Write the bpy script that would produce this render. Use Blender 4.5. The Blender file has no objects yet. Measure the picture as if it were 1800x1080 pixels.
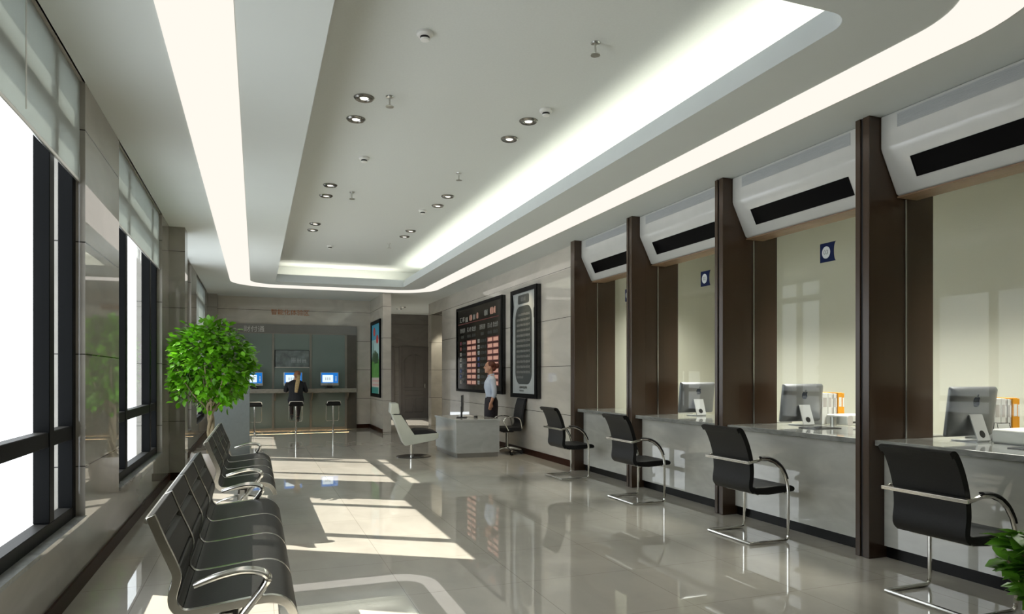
import bpy, bmesh, math, random
from mathutils import Vector, Matrix
random.seed(7)
SC = bpy.context.scene
COL = SC.collection
PI = math.pi

# ------------------------------------------------------------------ materials
MATS = {}

def nodes_of(name):
    m = bpy.data.materials.new(name)
    m.use_nodes = True
    nt = m.node_tree
    nt.nodes.clear()
    out = nt.nodes.new('ShaderNodeOutputMaterial')
    MATS[name] = m
    return m, nt, out

def pbr(name, col, rough=0.5, metal=0.0, spec=0.5, var=0.0, scale=4.0, emit=None, es=0.0, coat=0.0,
        stretch=(1, 1, 1), bump=0.0, trans=0.0, detail=4.0):
    m, nt, out = nodes_of(name)
    p = nt.nodes.new('ShaderNodeBsdfPrincipled')
    p.inputs['Base Color'].default_value = (*col, 1)
    p.inputs['Roughness'].default_value = rough
    p.inputs['Metallic'].default_value = metal
    p.inputs['Specular IOR Level'].default_value = spec
    p.inputs['Coat Weight'].default_value = coat
    p.inputs['Coat Roughness'].default_value = 0.03
    if emit:
        p.inputs['Emission Color'].default_value = (*emit, 1)
        p.inputs['Emission Strength'].default_value = es
    tc = nt.nodes.new('ShaderNodeTexCoord')
    mp = nt.nodes.new('ShaderNodeMapping')
    mp.inputs['Scale'].default_value = stretch
    nz = nt.nodes.new('ShaderNodeTexNoise')
    nz.inputs['Scale'].default_value = scale
    nz.inputs['Detail'].default_value = detail
    nt.links.new(tc.outputs['Object'], mp.inputs['Vector'])
    nt.links.new(mp.outputs['Vector'], nz.inputs['Vector'])
    rp = nt.nodes.new('ShaderNodeValToRGB')
    rp.color_ramp.elements[0].position = 0.3
    rp.color_ramp.elements[1].position = 0.7
    rp.color_ramp.elements[0].color = (*[max(0, c * (1 - var)) for c in col], 1)
    rp.color_ramp.elements[1].color = (*[min(1, c * (1 + var)) for c in col], 1)
    nt.links.new(nz.outputs['Fac'], rp.inputs['Fac'])
    nt.links.new(rp.outputs['Color'], p.inputs['Base Color'])
    if bump:
        b = nt.nodes.new('ShaderNodeBump')
        b.inputs['Strength'].default_value = bump
        b.inputs['Distance'].default_value = 0.01
        nt.links.new(nz.outputs['Fac'], b.inputs['Height'])
        nt.links.new(b.outputs['Normal'], p.inputs['Normal'])
    if trans:
        tr = nt.nodes.new('ShaderNodeBsdfTranslucent')
        nt.links.new(rp.outputs['Color'], tr.inputs['Color'])
        mx = nt.nodes.new('ShaderNodeMixShader')
        mx.inputs['Fac'].default_value = trans
        nt.links.new(p.outputs[0], mx.inputs[1])
        nt.links.new(tr.outputs[0], mx.inputs[2])
        nt.links.new(mx.outputs[0], out.inputs['Surface'])
    else:
        nt.links.new(p.outputs[0], out.inputs['Surface'])
    return m

def emis(name, col, s):
    m, nt, out = nodes_of(name)
    e = nt.nodes.new('ShaderNodeEmission')
    e.inputs['Color'].default_value = (*col, 1)
    e.inputs['Strength'].default_value = s
    nt.links.new(e.outputs[0], out.inputs['Surface'])
    return m

def clear_glass(name, tint=(1, 1, 1), ior=1.45, gain=1.0):
    m, nt, out = nodes_of(name)
    t = nt.nodes.new('ShaderNodeBsdfTransparent')
    t.inputs['Color'].default_value = (*tint, 1)
    g = nt.nodes.new('ShaderNodeBsdfGlossy')
    g.inputs['Roughness'].default_value = 0.0
    f = nt.nodes.new('ShaderNodeLayerWeight')      # facing is two-sided, so both faces of a thin pane agree
    f.inputs['Blend'].default_value = 0.5
    e = nt.nodes.new('ShaderNodeMath'); e.operation = 'POWER'; e.inputs[1].default_value = 5.0
    nt.links.new(f.outputs['Facing'], e.inputs[0])
    k = nt.nodes.new('ShaderNodeMath')
    k.operation = 'MULTIPLY_ADD'
    k.inputs[1].default_value = gain * .95
    k.inputs[2].default_value = gain * ((ior - 1) / (ior + 1)) ** 2
    nt.links.new(e.outputs[0], k.inputs[0])
    mx = nt.nodes.new('ShaderNodeMixShader')
    nt.links.new(k.outputs[0], mx.inputs['Fac'])
    nt.links.new(t.outputs[0], mx.inputs[1])
    nt.links.new(g.outputs[0], mx.inputs[2])
    nt.links.new(mx.outputs[0], out.inputs['Surface'])
    return m

def stone(name, col, rough, var, tile=None, axis_z_joint=None, joint=(.05, .045, .04), spec=0.5, vein=1.0, polish=None):
    """polished stone: two noises mixed, optional thin joints as a maths pattern in object space"""
    m, nt, out = nodes_of(name)
    L = nt.links
    p = nt.nodes.new('ShaderNodeBsdfPrincipled')
    p.inputs['Roughness'].default_value = rough
    p.inputs['Specular IOR Level'].default_value = spec
    tc = nt.nodes.new('ShaderNodeTexCoord')
    mp = nt.nodes.new('ShaderNodeMapping')
    mp.inputs['Scale'].default_value = (1, 0.55, 1.8)
    L.new(tc.outputs['Object'], mp.inputs['Vector'])
    n1 = nt.nodes.new('ShaderNodeTexNoise')
    n1.inputs['Scale'].default_value = 1.7 * vein
    n1.inputs['Detail'].default_value = 8
    n1.inputs['Distortion'].default_value = 1.2
    L.new(mp.outputs['Vector'], n1.inputs['Vector'])
    rp = nt.nodes.new('ShaderNodeValToRGB')
    rp.color_ramp.elements[0].position = 0.3
    rp.color_ramp.elements[1].position = 0.72
    rp.color_ramp.elements[0].color = (*[c * (1 - var) for c in col], 1)
    rp.color_ramp.elements[1].color = (*[min(1, c * (1 + var)) for c in col], 1)
    L.new(n1.outputs['Fac'], rp.inputs['Fac'])
    last = rp.outputs['Color']
    sep = nt.nodes.new('ShaderNodeSeparateXYZ')
    L.new(tc.outputs['Object'], sep.inputs['Vector'])

    def line(sock, period, off, width):
        a = nt.nodes.new('ShaderNodeMath'); a.operation = 'SUBTRACT'; a.inputs[1].default_value = off
        L.new(sock, a.inputs[0])
        b = nt.nodes.new('ShaderNodeMath'); b.operation = 'PINGPONG'; b.inputs[1].default_value = period / 2
        L.new(a.outputs[0], b.inputs[0])
        c = nt.nodes.new('ShaderNodeMath'); c.operation = 'LESS_THAN'; c.inputs[1].default_value = width / 2
        L.new(b.outputs[0], c.inputs[0])
        return c.outputs[0]
    lines = []
    if axis_z_joint:
        lines.append(line(sep.outputs['Z'], axis_z_joint[0], axis_z_joint[1], axis_z_joint[2]))
    if tile:
        lines.append(line(sep.outputs['X'], tile, 0.1, 0.004))
        lines.append(line(sep.outputs['Y'], tile, 0.3, 0.004))
    for s in lines:
        mx = nt.nodes.new('ShaderNodeMix'); mx.data_type = 'RGBA'
        L.new(s, mx.inputs['Factor'])
        L.new(last, mx.inputs['A'])
        mx.inputs['B'].default_value = (*joint, 1)
        last = mx.outputs['Result']
    L.new(last, p.inputs['Base Color'])
    if polish:                                   # wax-polished: an extra mirror layer that grows toward grazing angles
        p.inputs['Specular IOR Level'].default_value = 0.0
        g = nt.nodes.new('ShaderNodeBsdfGlossy'); g.inputs['Roughness'].default_value = rough
        lw = nt.nodes.new('ShaderNodeLayerWeight'); lw.inputs['Blend'].default_value = .5
        e = nt.nodes.new('ShaderNodeMath'); e.operation = 'POWER'; e.inputs[1].default_value = polish[2]
        L.new(lw.outputs['Facing'], e.inputs[0])
        k = nt.nodes.new('ShaderNodeMath'); k.operation = 'MULTIPLY_ADD'; k.inputs[1].default_value = polish[1]; k.inputs[2].default_value = polish[0]
        L.new(e.outputs[0], k.inputs[0])
        mx = nt.nodes.new('ShaderNodeMixShader')
        L.new(k.outputs[0], mx.inputs['Fac']); L.new(p.outputs[0], mx.inputs[1]); L.new(g.outputs[0], mx.inputs[2])
        L.new(mx.outputs[0], out.inputs['Surface'])
    else:
        L.new(p.outputs[0], out.inputs['Surface'])
    return m

JZ = (0.757, 0.785, 0.008)
floor_m = stone('polished_floor_marble', (.68, .64, .56), 0.0, .09, tile=0.8, polish=(.09, .85, 3.2), joint=(.42, .39, .33), vein=1.3)
wall_m = stone('polished_wall_stone', (.55, .52, .46), 0.012, .10, axis_z_joint=JZ, spec=.30)
wallL_m = stone('window_wall_stone', (.37, .35, .31), 0.0, .10, axis_z_joint=JZ, polish=(.06, .9, 4))  # wall stone darkened in colour for the backlit shade under the windows
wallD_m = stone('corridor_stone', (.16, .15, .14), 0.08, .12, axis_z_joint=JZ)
ceil_m = pbr('ceiling_paint', (.63, .665, .65), .8, var=.01, scale=2)
ceil_up_m = pbr('recess_ceiling_paint', (.65, .675, .65), .8, var=.02, scale=60)
fascia_m = pbr('fascia_paint', (.66, .70, .72), .6, var=.02)
strip_m = emis('warm_light_panel', (1.0, .945, .855), 1.02)
base_m = pbr('dark_skirting', (.034, .013, .008), .35, var=.1, spec=.06)
black_frame_m = pbr('black_window_metal', (.004, .0045, .005), .5, spec=.08, var=.1)
pane_m = clear_glass('window_glass')
screen_glass_m = clear_glass('counter_glass', (.97, .98, .97), 1.38, .45)
blind_m = pbr('blind_fabric', (.50, .53, .51), .9, var=.03, scale=200, trans=.42)
brown_m = pbr('dark_brown_veneer', (.060, .036, .022), .25, var=.15, scale=3, stretch=(1, 1, .15))
groove_m = pbr('groove_black', (.006, .005, .005), .5)
white_box_m = pbr('white_acrylic', (.60, .61, .59), .22, var=.03, coat=.3)
ply_m = pbr('light_brown_board', (.22, .14, .08), .5, var=.1)
led_m = pbr('black_display_glass', (.004, .004, .0045), .25, var=.05, spec=.03)
grille_m = pbr('grille_metal', (.42, .44, .45), .45, var=.15, scale=300, stretch=(.02, .02, 3))
top_m = stone('grey_granite', (.27, .275, .26), 0.06, .25, vein=6)
front_m = stone('pale_counter_stone', (.62, .62, .57), 0.0, .14, vein=1.6, polish=(.09, .8, 4))
kick_m = pbr('black_plinth', (.004, .004, .004), .3, var=.1, spec=.2)
leather_m = pbr('black_leather', (.009, .009, .009), .45, spec=.25, var=.15, scale=90, bump=.05)
leather2_m = pbr('bench_leather', (.013, .013, .012), .42, spec=.28, var=.15, scale=90, bump=.05)
fabric_m = pbr('black_cloth', (.012, .012, .013), .8, var=.1)
chrome_m = pbr('chrome', (.78, .77, .73), .16, 1.0, var=.02)
dark_steel_m = pbr('dark_steel', (.26, .25, .23), .25, 1.0, var=.03)
steel_m = pbr('satin_steel', (.60, .60, .57), .28, 1.0, var=.03)
alu_m = pbr('computer_aluminium', (.20, .205, .215), .35, .55, var=.02)
alu_light_m = pbr('computer_stand_aluminium', (.55, .56, .57), .35, .3, var=.02)
emblem_m = pbr('dark_emblem', (.012, .02, .04), .2)
black_plastic_m = pbr('black_plastic', (.012, .012, .013), .35, var=.1)
white_m = pbr('white_plastic', (.78, .78, .75), .35, var=.02)
paper_m = pbr('white_card', (.85, .85, .83), .6, var=.01)
greyfile_m = pbr('grey_card', (.55, .52, .50), .6, var=.03)
orange_m = pbr('orange_card', (.85, .36, .015), .5, var=.08)
navy_m = pbr('navy_sign', (.005, .012, .055), .5, var=.05, spec=.1)
signwhite_m = pbr('sign_white', (.62, .66, .66), .4)
signgrey_m = pbr('sign_grey', (.10, .11, .11), .5)
board_m = pbr('board_black', (.010, .011, .011), .12, var=.05)
board_txt_m = pbr('board_white_text', (.42, .42, .39), .5)
board_dim_m = pbr('board_dim_text', (.085, .09, .085), .5)
led_red_m = pbr('led_maroon', (.15, .030, .030), .5)
led_salmon_m = pbr('led_salmon', (.58, .31, .23), .5, emit=(1.0, .58, .45), es=.20)
flag_blue_m = pbr('flag_blue', (.03, .06, .22), .5)
flag_red_m = pbr('flag_red', (.22, .035, .035), .5)
notice_m = pbr('notice_pale', (.36, .39, .39), .35, var=.04)
notice_dark_m = pbr('notice_dark', (.035, .042, .040), .4)
sky_p = pbr('poster_sky', (.03, .30, .46), .3, emit=(.03, .35, .52), es=.12)  # poster colours carry a faint glow of their own; nothing lights them from behind
sky2_p = pbr('poster_haze', (.40, .62, .62), .3, emit=(.4, .62, .62), es=.12)
grn_p = pbr('poster_green', (.08, .30, .04), .3, var=.3, scale=9, emit=(.08, .30, .05), es=.12)
dkg_p = pbr('poster_dark_green', (.02, .08, .03), .3, emit=(.02, .08, .03), es=.12)
red_p = pbr('poster_red', (.55, .03, .03), .3, emit=(.6, .03, .03), es=.12)
pale_p = pbr('poster_pale', (.60, .56, .50), .3, emit=(.6, .56, .5), es=.12)
pink_p = pbr('poster_pink', (.55, .30, .28), .3, emit=(.55, .3, .28), es=.2)
teal_p = pbr('poster_teal', (.02, .28, .24), .3, emit=(.02, .28, .24), es=.12)
tint_glass_m = pbr('smoky_green_glass', (.19, .24, .222), .06, var=.05, spec=.7, scale=1)
mullion_m = pbr('mullion_metal', (.24, .23, .20), .35, .4, var=.05)
band_m = pbr('grey_header_band', (.20, .195, .18), .15, var=.04)
darkpanel_m = pbr('dark_end_panel', (.10, .09, .075), .2, var=.1)
shelf_m = stone('shelf_stone', (.30, .275, .23), .15, .12, vein=4)
orange_sign_m = pbr('orange_letters', (.45, .17, .06), .4)
silver_sign_m = pbr('silver_letters', (.62, .62, .60), .4)
ceramic_m = pbr('pale_ceramic', (.52, .47, .43), .25, var=.08, scale=5)
soil_m = pbr('soil', (.03, .02, .012), .95, var=.4, scale=60, bump=.5)
bark_m = pbr('bark', (.30, .24, .15), .8, var=.35, scale=30, stretch=(1, 1, .3), bump=.3)
leaf_m = pbr('bright_leaf', (.13, .37, .012), .33, var=.6, scale=5, trans=.30)
leaf2_m = pbr('glossy_leaf', (.13, .34, .028), .35, var=.45, scale=9, trans=.25)
door_m = pbr('door_paint', (.11, .10, .095), .35, var=.1)
panel_grey_m = pbr('blue_grey_panel', (.135, .155, .155), .35, var=.06, scale=20)
desk_m = stone('reception_white', (.50, .52, .51), .08, .08, vein=2)
deskkick_m = pbr('desk_plinth', (.26, .25, .23), .3, var=.05)
shell_m = pbr('lounge_shell', (.62, .65, .58), .3, var=.04, coat=.3)
skin_m = pbr('skin', (.52, .27, .17), .5, var=.05)
hair_red_m = pbr('auburn_hair', (.10, .024, .012), .45, var=.3, scale=40)
shirt_m = pbr('pale_blue_shirt', (.50, .56, .66), .8, var=.05, scale=20)
skirt_m = pbr('dark_skirt', (.020, .016, .022), .8, var=.2, scale=20)
shoe_m = pbr('black_shoe', (.01, .01, .01), .3)
coat_m = pbr('black_coat', (.012, .013, .017), .8, var=.2, scale=20)
scarf_m = pbr('tan_hair', (.50, .36, .18), .6, var=.2, scale=30)
hair_brown_m = pbr('brown_hair', (.26, .11, .05), .5, var=.3, scale=30)
stocking_m = pbr('dark_stockings', (.035, .022, .018), .6)
scr_blue_m = emis('screen_blue', (.02, .22, .72), .85)
scr_white_m = emis('screen_white', (.80, .93, 1.0), 1.1)
scr_grey_m = emis('screen_marks', (.55, .62, .66), .8)
lens_m = emis('lamp_lens', (1.0, .97, .88), 2.2)
staff_m = pbr('staff_wall_paint', (.57, .57, .49), .7, var=.02, scale=1)

# ------------------------------------------------------------------ mesh builder
class MB:
    def __init__(s):
        s.bm = bmesh.new(); s.mi = 0

    def _f(s, vs):
        try:
            f = s.bm.faces.new(vs); f.material_index = s.mi; return f
        except ValueError:
            return None

    def box(s, x0, x1, y0, y1, z0, z1):
        v = [s.bm.verts.new(p) for p in ((x0, y0, z0), (x1, y0, z0), (x1, y1, z0), (x0, y1, z0),
                                        (x0, y0, z1), (x1, y0, z1), (x1, y1, z1), (x0, y1, z1))]
        for q in ((3, 2, 1, 0), (4, 5, 6, 7), (0, 1, 5, 4), (1, 2, 6, 5), (2, 3, 7, 6), (3, 0, 4, 7)):
            s._f([v[i] for i in q])
        return s

    def prism(s, poly, axis, a0, a1):
        def P(p, a):
            return {'x': (a, p[0], p[1]), 'y': (p[0], a, p[1]), 'z': (p[0], p[1], a)}[axis]
        A = [s.bm.verts.new(P(p, a0)) for p in poly]
        B = [s.bm.verts.new(P(p, a1)) for p in poly]
        n = len(poly)
        s._f(A); s._f(B[::-1])
        for i in range(n):
            s._f([A[i], B[i], B[(i + 1) % n], A[(i + 1) % n]])
        return s

    def band(s, pts, thick, a0, a1, axis='y'):
        """a strip following a 2D polyline, thick wide, extruded along axis"""
        L, R = [], []
        for i, p in enumerate(pts):
            a = Vector(pts[max(i - 1, 0)]); b = Vector(pts[min(i + 1, len(pts) - 1)])
            t = (b - a).normalized(); nrm = Vector((-t.y, t.x))
            L.append(tuple(Vector(p) + nrm * thick / 2)); R.append(tuple(Vector(p) - nrm * thick / 2))
        for i in range(len(pts) - 1):
            s_ = [L[i], L[i + 1], R[i + 1], R[i]]
            def P(p, a):
                return {'x': (a, p[0], p[1]), 'y': (p[0], a, p[1]), 'z': (p[0], p[1], a)}[axis]
            A = [s.bm.verts.new(P(p, a0)) for p in s_]; B = [s.bm.verts.new(P(p, a1)) for p in s_]
            s._f(A); s._f(B[::-1])
            for k in ((0, 1), (2, 3)):
                s._f([A[k[0]], B[k[0]], B[k[1]], A[k[1]]])
            if i == 0: s._f([A[3], B[3], B[0], A[0]])
            if i == len(pts) - 2: s._f([A[1], B[1], B[2], A[2]])
        bmesh.ops.remove_doubles(s.bm, verts=s.bm.verts, dist=1e-6)
        return s

    def tube(s, pts, r, n=8, closed=False, flat=None, up=(0, 0, 1)):
        """r a number or list; flat=(ra,rb): section half sizes across up / along up"""
        pts = [Vector(p) for p in pts]; N = len(pts); rings = []
        nrm = None
        for i, p in enumerate(pts):
            if closed:
                t = (pts[(i + 1) % N] - pts[i - 1]).normalized()
            else:
                t = (pts[min(i + 1, N - 1)] - pts[max(i - 1, 0)]).normalized()
            if flat:
                u = Vector(up); side = t.cross(u)
                if side.length < 1e-4: side = t.orthogonal()
                side.normalize(); nn = side.cross(t).normalized()
            else:
                if nrm is None:
                    nrm = t.orthogonal().normalized()
                else:
                    nrm = (nrm - t * nrm.dot(t))
                    nrm = nrm.normalized() if nrm.length > 1e-6 else t.orthogonal().normalized()
                side = t.cross(nrm).normalized(); nn = nrm
            rr = r[i] if isinstance(r, (list, tuple)) else r
            ra, rb = flat if flat else (rr, rr)
            if flat and isinstance(r, (list, tuple)): ra, rb = ra * rr, rb * rr
            rings.append([s.bm.verts.new(p + side * (math.cos(2 * PI * k / n) * ra) + nn * (math.sin(2 * PI * k / n) * rb)) for k in range(n)])
        M = N if closed else N - 1
        for i in range(M):
            a, b = rings[i], rings[(i + 1) % N]
            sh = 0
            if closed and i == N - 1 and not flat:
                sh = min(range(n), key=lambda q: sum((a[k].co - b[(k + q) % n].co).length for k in range(n)))
            for k in range(n):
                s._f([a[k], a[(k + 1) % n], b[(k + 1 + sh) % n], b[(k + sh) % n]])
        if not closed:
            s._f(rings[0][::-1]); s._f(rings[-1])
        return s

    def lathe(s, prof, cx=0, cy=0, n=24, z0=0):
        rings = []
        for r, z in prof:
            if r < 1e-5:
                rings.append([s.bm.verts.new((cx, cy, z + z0))])
            else:
                rings.append([s.bm.verts.new((cx + r * math.cos(2 * PI * k / n), cy + r * math.sin(2 * PI * k / n), z + z0)) for k in range(n)])
        for a, b in zip(rings, rings[1:]):
            for k in range(n):
                k2 = (k + 1) % n
                if len(a) == 1 and len(b) == 1: continue
                if len(a) == 1: s._f([a[0], b[k2], b[k]])
                elif len(b) == 1: s._f([a[k], a[k2], b[0]])
                else: s._f([a[k], a[k2], b[k2], b[k]])
        if len(rings[0]) > 1: s._f(rings[0][::-1])
        if len(rings[-1]) > 1: s._f(rings[-1])
        return s

    def ell(s, c, r, n=12, m=8):
        prof = [(math.sin(PI * i / m), -math.cos(PI * i / m)) for i in range(m + 1)]
        rings = []
        for q, z in prof:
            if q < 1e-5: rings.append([s.bm.verts.new((c[0], c[1], c[2] + z * r[2]))])
            else: rings.append([s.bm.verts.new((c[0] + q * r[0] * math.cos(2 * PI * k / n), c[1] + q * r[1] * math.sin(2 * PI * k / n), c[2] + z * r[2])) for k in range(n)])
        for a, b in zip(rings, rings[1:]):
            for k in range(n):
                k2 = (k + 1) % n
                if len(a) == 1: s._f([a[0], b[k2], b[k]])
                elif len(b) == 1: s._f([a[k], a[k2], b[0]])
                else: s._f([a[k], a[k2], b[k2], b[k]])
        return s

    def loft(s, secs, n=16):
        """secs: (cx,cy,z,rx,ry) elliptical rings"""
        rings = [[s.bm.verts.new((cx + rx * math.cos(2 * PI * k / n), cy + ry * math.sin(2 * PI * k / n), z)) for k in range(n)] for cx, cy, z, rx, ry in secs]
        for a, b in zip(rings, rings[1:]):
            for k in range(n): s._f([a[k], a[(k + 1) % n], b[(k + 1) % n], b[k]])
        s._f(rings[0][::-1]); s._f(rings[-1])
        return s

    def flat(s, pts):
        return s._f([s.bm.verts.new(p) for p in pts])

    def text(s, body, size, X, Y, org, align='CENTER', sx=1.0, ext=0.0):
        cu = bpy.data.curves.new('lettering', 'FONT'); cu.body = body; cu.size = size; cu.align_x = align; cu.align_y = 'CENTER'
        cu.resolution_u = 2; cu.extrude = ext
        ob = bpy.data.objects.new('lettering', cu); COL.objects.link(ob)
        dg = bpy.context.evaluated_depsgraph_get(); dg.update()
        me = bpy.data.meshes.new_from_object(ob.evaluated_get(dg))
        X = Vector(X); Y = Vector(Y); O = Vector(org); Zv = X.cross(Y)
        vs = [s.bm.verts.new(O + X * (v.co.x * sx) + Y * v.co.y + Zv * v.co.z) for v in me.vertices]
        for p in me.polygons: s._f([vs[i] for i in p.vertices])
        bpy.data.objects.remove(ob); bpy.data.curves.remove(cu); bpy.data.meshes.remove(me)
        return s

    def move(s, M):
        bmesh.ops.transform(s.bm, matrix=M, verts=s.bm.verts); return s

    def build(s, name, mat, parent=None, smooth=True, bevel=0, seg=2, recalc=True, angle=38):
        bm = s.bm
        if recalc: bmesh.ops.recalc_face_normals(bm, faces=bm.faces)
        if smooth:
            for f in bm.faces: f.smooth = True
            for e in bm.edges:
                if len(e.link_faces) == 2 and e.calc_face_angle(0) > math.radians(angle): e.smooth = False
        me = bpy.data.meshes.new(name); bm.to_mesh(me); bm.free()
        for mm in (mat if isinstance(mat, (list, tuple)) else [mat]): me.materials.append(mm)
        ob = bpy.data.objects.new(name, me); COL.objects.link(ob)
        if parent: ob.parent = parent
        if bevel:
            b = ob.modifiers.new('edge', 'BEVEL'); b.width = bevel; b.segments = seg; b.limit_method = 'ANGLE'; b.angle_limit = math.radians(40)
            b.harden_normals = False
        return ob

def tag(o, label, cat, group=None, kind=None):
    o['label'] = label; o['category'] = cat
    if group: o['group'] = group
    if kind: o['kind'] = kind
    return o

def struct(o):
    o['kind'] = 'structure'; return o

def thing(name, label, cat, loc=(0, 0, 0), rz=0, group=None, kind=None):
    o = bpy.data.objects.new(name, None); o.empty_display_size = .1; COL.objects.link(o)
    o.location = loc; o.rotation_euler = (0, 0, rz)
    return tag(o, label, cat, group, kind)

def dup(root, loc, rz, label):
    def cp(o, par):
        c = o.copy(); COL.objects.link(c)
        if par: c.parent = par
        for ch in o.children: cp(ch, c)
        return c
    r = cp(root, None); r.location = loc; r.rotation_euler = (0, 0, rz); r['label'] = label
    return r

def arc(cx, cy, r, a0, a1, n):
    return [(cx + r * math.cos(math.radians(a0 + (a1 - a0) * i / n)), cy + r * math.sin(math.radians(a0 + (a1 - a0) * i / n))) for i in range(n + 1)]

def rrect(x0, x1, y0, y1, r, n=12):
    return arc(x1 - r, y0 + r, r, -90, 0, n) + arc(x1 - r, y1 - r, r, 0, 90, n) + arc(x0 + r, y1 - r, r, 90, 180, n) + arc(x0 + r, y0 + r, r, 180, 270, n)

def smooth_path(pts, n=6):
    """Catmull-Rom through points"""
    P = [Vector(p) for p in pts]; out = []
    for i in range(len(P) - 1):
        p0 = P[max(i - 1, 0)]; p1 = P[i]; p2 = P[i + 1]; p3 = P[min(i + 2, len(P) - 1)]
        for k in range(n):
            t = k / n
            out.append(0.5 * ((2 * p1) + (-p0 + p2) * t + (2 * p0 - 5 * p1 + 4 * p2 - p3) * t * t + (-p0 + 3 * p1 - 3 * p2 + p3) * t ** 3))
    out.append(P[-1]); return out

# ------------------------------------------------------------------ room shell
H = 3.38; XL = -1.08; XR = 4.50; YB = 18.40; YF = -1.5; HU = 3.80
struct(MB().box(-1.36, 7.2, YF - .1, 22.2, -.06, 0).build('floor', floor_m, smooth=False))
# ceiling with recessed tray (x .385-3.11, y 2.87-15.25)
TX0, TX1, TY0, TY1 = .385, 3.11, 2.87, 15.25
c = MB()
c.box(XL - .01, TX0, YF - .1, YB + .1, H, H + .03)
c.box(TX1, 7.2, YF - .1, 22.2, H, H + .03)
c.box(TX0, TX1, YF - .1, TY0, H, H + .03)
c.box(TX0, TX1, TY1, YB + .1, H, H + .03); c.box(2.95, TX1, YB + .1, 22.2, H, H + .03)
cr = .16
for (cx, cy, a0, qx, qy) in ((TX1 - cr, TY0 + cr, -90, TX1, TY0),):
    c.prism([(qx, qy)] + arc(cx, cy, cr, a0, a0 + 90, 8)[::-1], 'z', H, H + .03)
struct(c.build('ceiling', ceil_m, smooth=False))
LG = .55
c = MB()
c.box(TX0 - LG, TX1 + LG, TY0 - LG, TY1 + LG, HU, HU + .03)
c.box(TX0 - LG - .02, TX0 - LG, TY0 - LG, TY1 + LG, H + .03, HU)
c.box(TX1 + LG, TX1 + LG + .02, TY0 - LG, TY1 + LG, H + .03, HU)
c.box(TX0 - LG, TX1 + LG, TY0 - LG - .02, TY0 - LG, H + .03, HU)
c.box(TX0 - LG, TX1 + LG, TY1 + LG, TY1 + LG + .02, H + .03, HU)
struct(c.build('upper_ceiling', ceil_up_m, smooth=False))
# fascia lip round the tray
path = [(TX0, TY0), (TX1 - cr, TY0)] + arc(TX1 - cr, TY0 + cr, cr, -90, 0, 8)[1:] + [(TX1, TY1), (TX0, TY1), (TX0, TY0)]
f = MB()
for a, b in zip(path, path[1:]):
    a = Vector(a); b = Vector(b); t = (b - a).normalized(); o = Vector((t.y, -t.x)) * .02
    e = t * .002
    i = o * -.15
    f.prism([tuple(a + i - e), tuple(b + i + e), tuple(b + o + e), tuple(a + o - e)], 'z', H + .0005, H + .105)
struct(f.build('trim_1', fascia_m, smooth=False))
# slim upper rim of the fascia
f = MB()
for a, b in zip(path, path[1:]):
    a = Vector(a); b = Vector(b); t = (b - a).normalized(); o = Vector((t.y, -t.x)); e = t * .002
    f.prism([tuple(a + o * .02 - e), tuple(b + o * .02 + e), tuple(b + o * .06 + e), tuple(a + o * .06 - e)], 'z', H + .03, H + .165)
struct(f.build('trim_2', fascia_m, smooth=False))
# luminous ring
outer = rrect(-.505, 3.935, 1.9, 16.30, .95, 16); inner = rrect(-.112, 3.585, 2.3, 15.78, .58, 16)
f = MB()
A = [f.bm.verts.new((p[0], p[1], H - .006)) for p in outer]; B = [f.bm.verts.new((p[0], p[1], H - .006)) for p in inner]
A2 = [f.bm.verts.new((p[0], p[1], H - .0005)) for p in outer]; B2 = [f.bm.verts.new((p[0], p[1], H - .0005)) for p in inner]
n = len(A)
for i in range(n):
    j = (i + 1) % n
    f._f([A[i], B[i], B[j], A[j]]); f._f([A[i], A[j], A2[j], A2[i]]); f._f([B[i], B2[i], B2[j], B[j]])
tag(f.build('ceiling_light_strip', strip_m), 'long warm white luminous strip running in a rounded loop round the ceiling', 'ceiling light')

# window wall
WINS = [(2.50, 5.33), (6.54, 9.36), (10.56, 13.38), (14.58, 17.40)]
SILL = .448
w = MB()
w.box(-1.36, XL, YF - .1, YB + .2, -.05, SILL)
edges = [YF - .1] + [v for q in WINS for v in q] + [YB + .2]
for a, b in zip(edges[0::2], edges[1::2]): w.box(-1.36, XL, a, b, SILL, H)
w.box(-1.36, XL, YF - .1, YB + .2, H, 4.0)
struct(w.build('wall_left', wallL_m, smooth=False))
struct(MB().box(XL, -.89, 10.10, 10.46, 0, H).build('wall_pilaster', wallL_m, smooth=False))
struct(MB().box(XL, -.885, 18.05, YB, 0, H).build('wall_pilaster', wallL_m, smooth=False))
b = MB()
b.box(XL, XL + .015, YF, 10.10, 0, .10); b.box(XL, -.875, 10.085, 10.10, 0, .10); b.box(-.89, -.875, 10.085, 10.475, 0, .10)
b.box(XL, XL + .015, 10.475, 18.05, 0, .10)
struct(b.build('baseboard_left', base_m, smooth=False))
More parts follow.
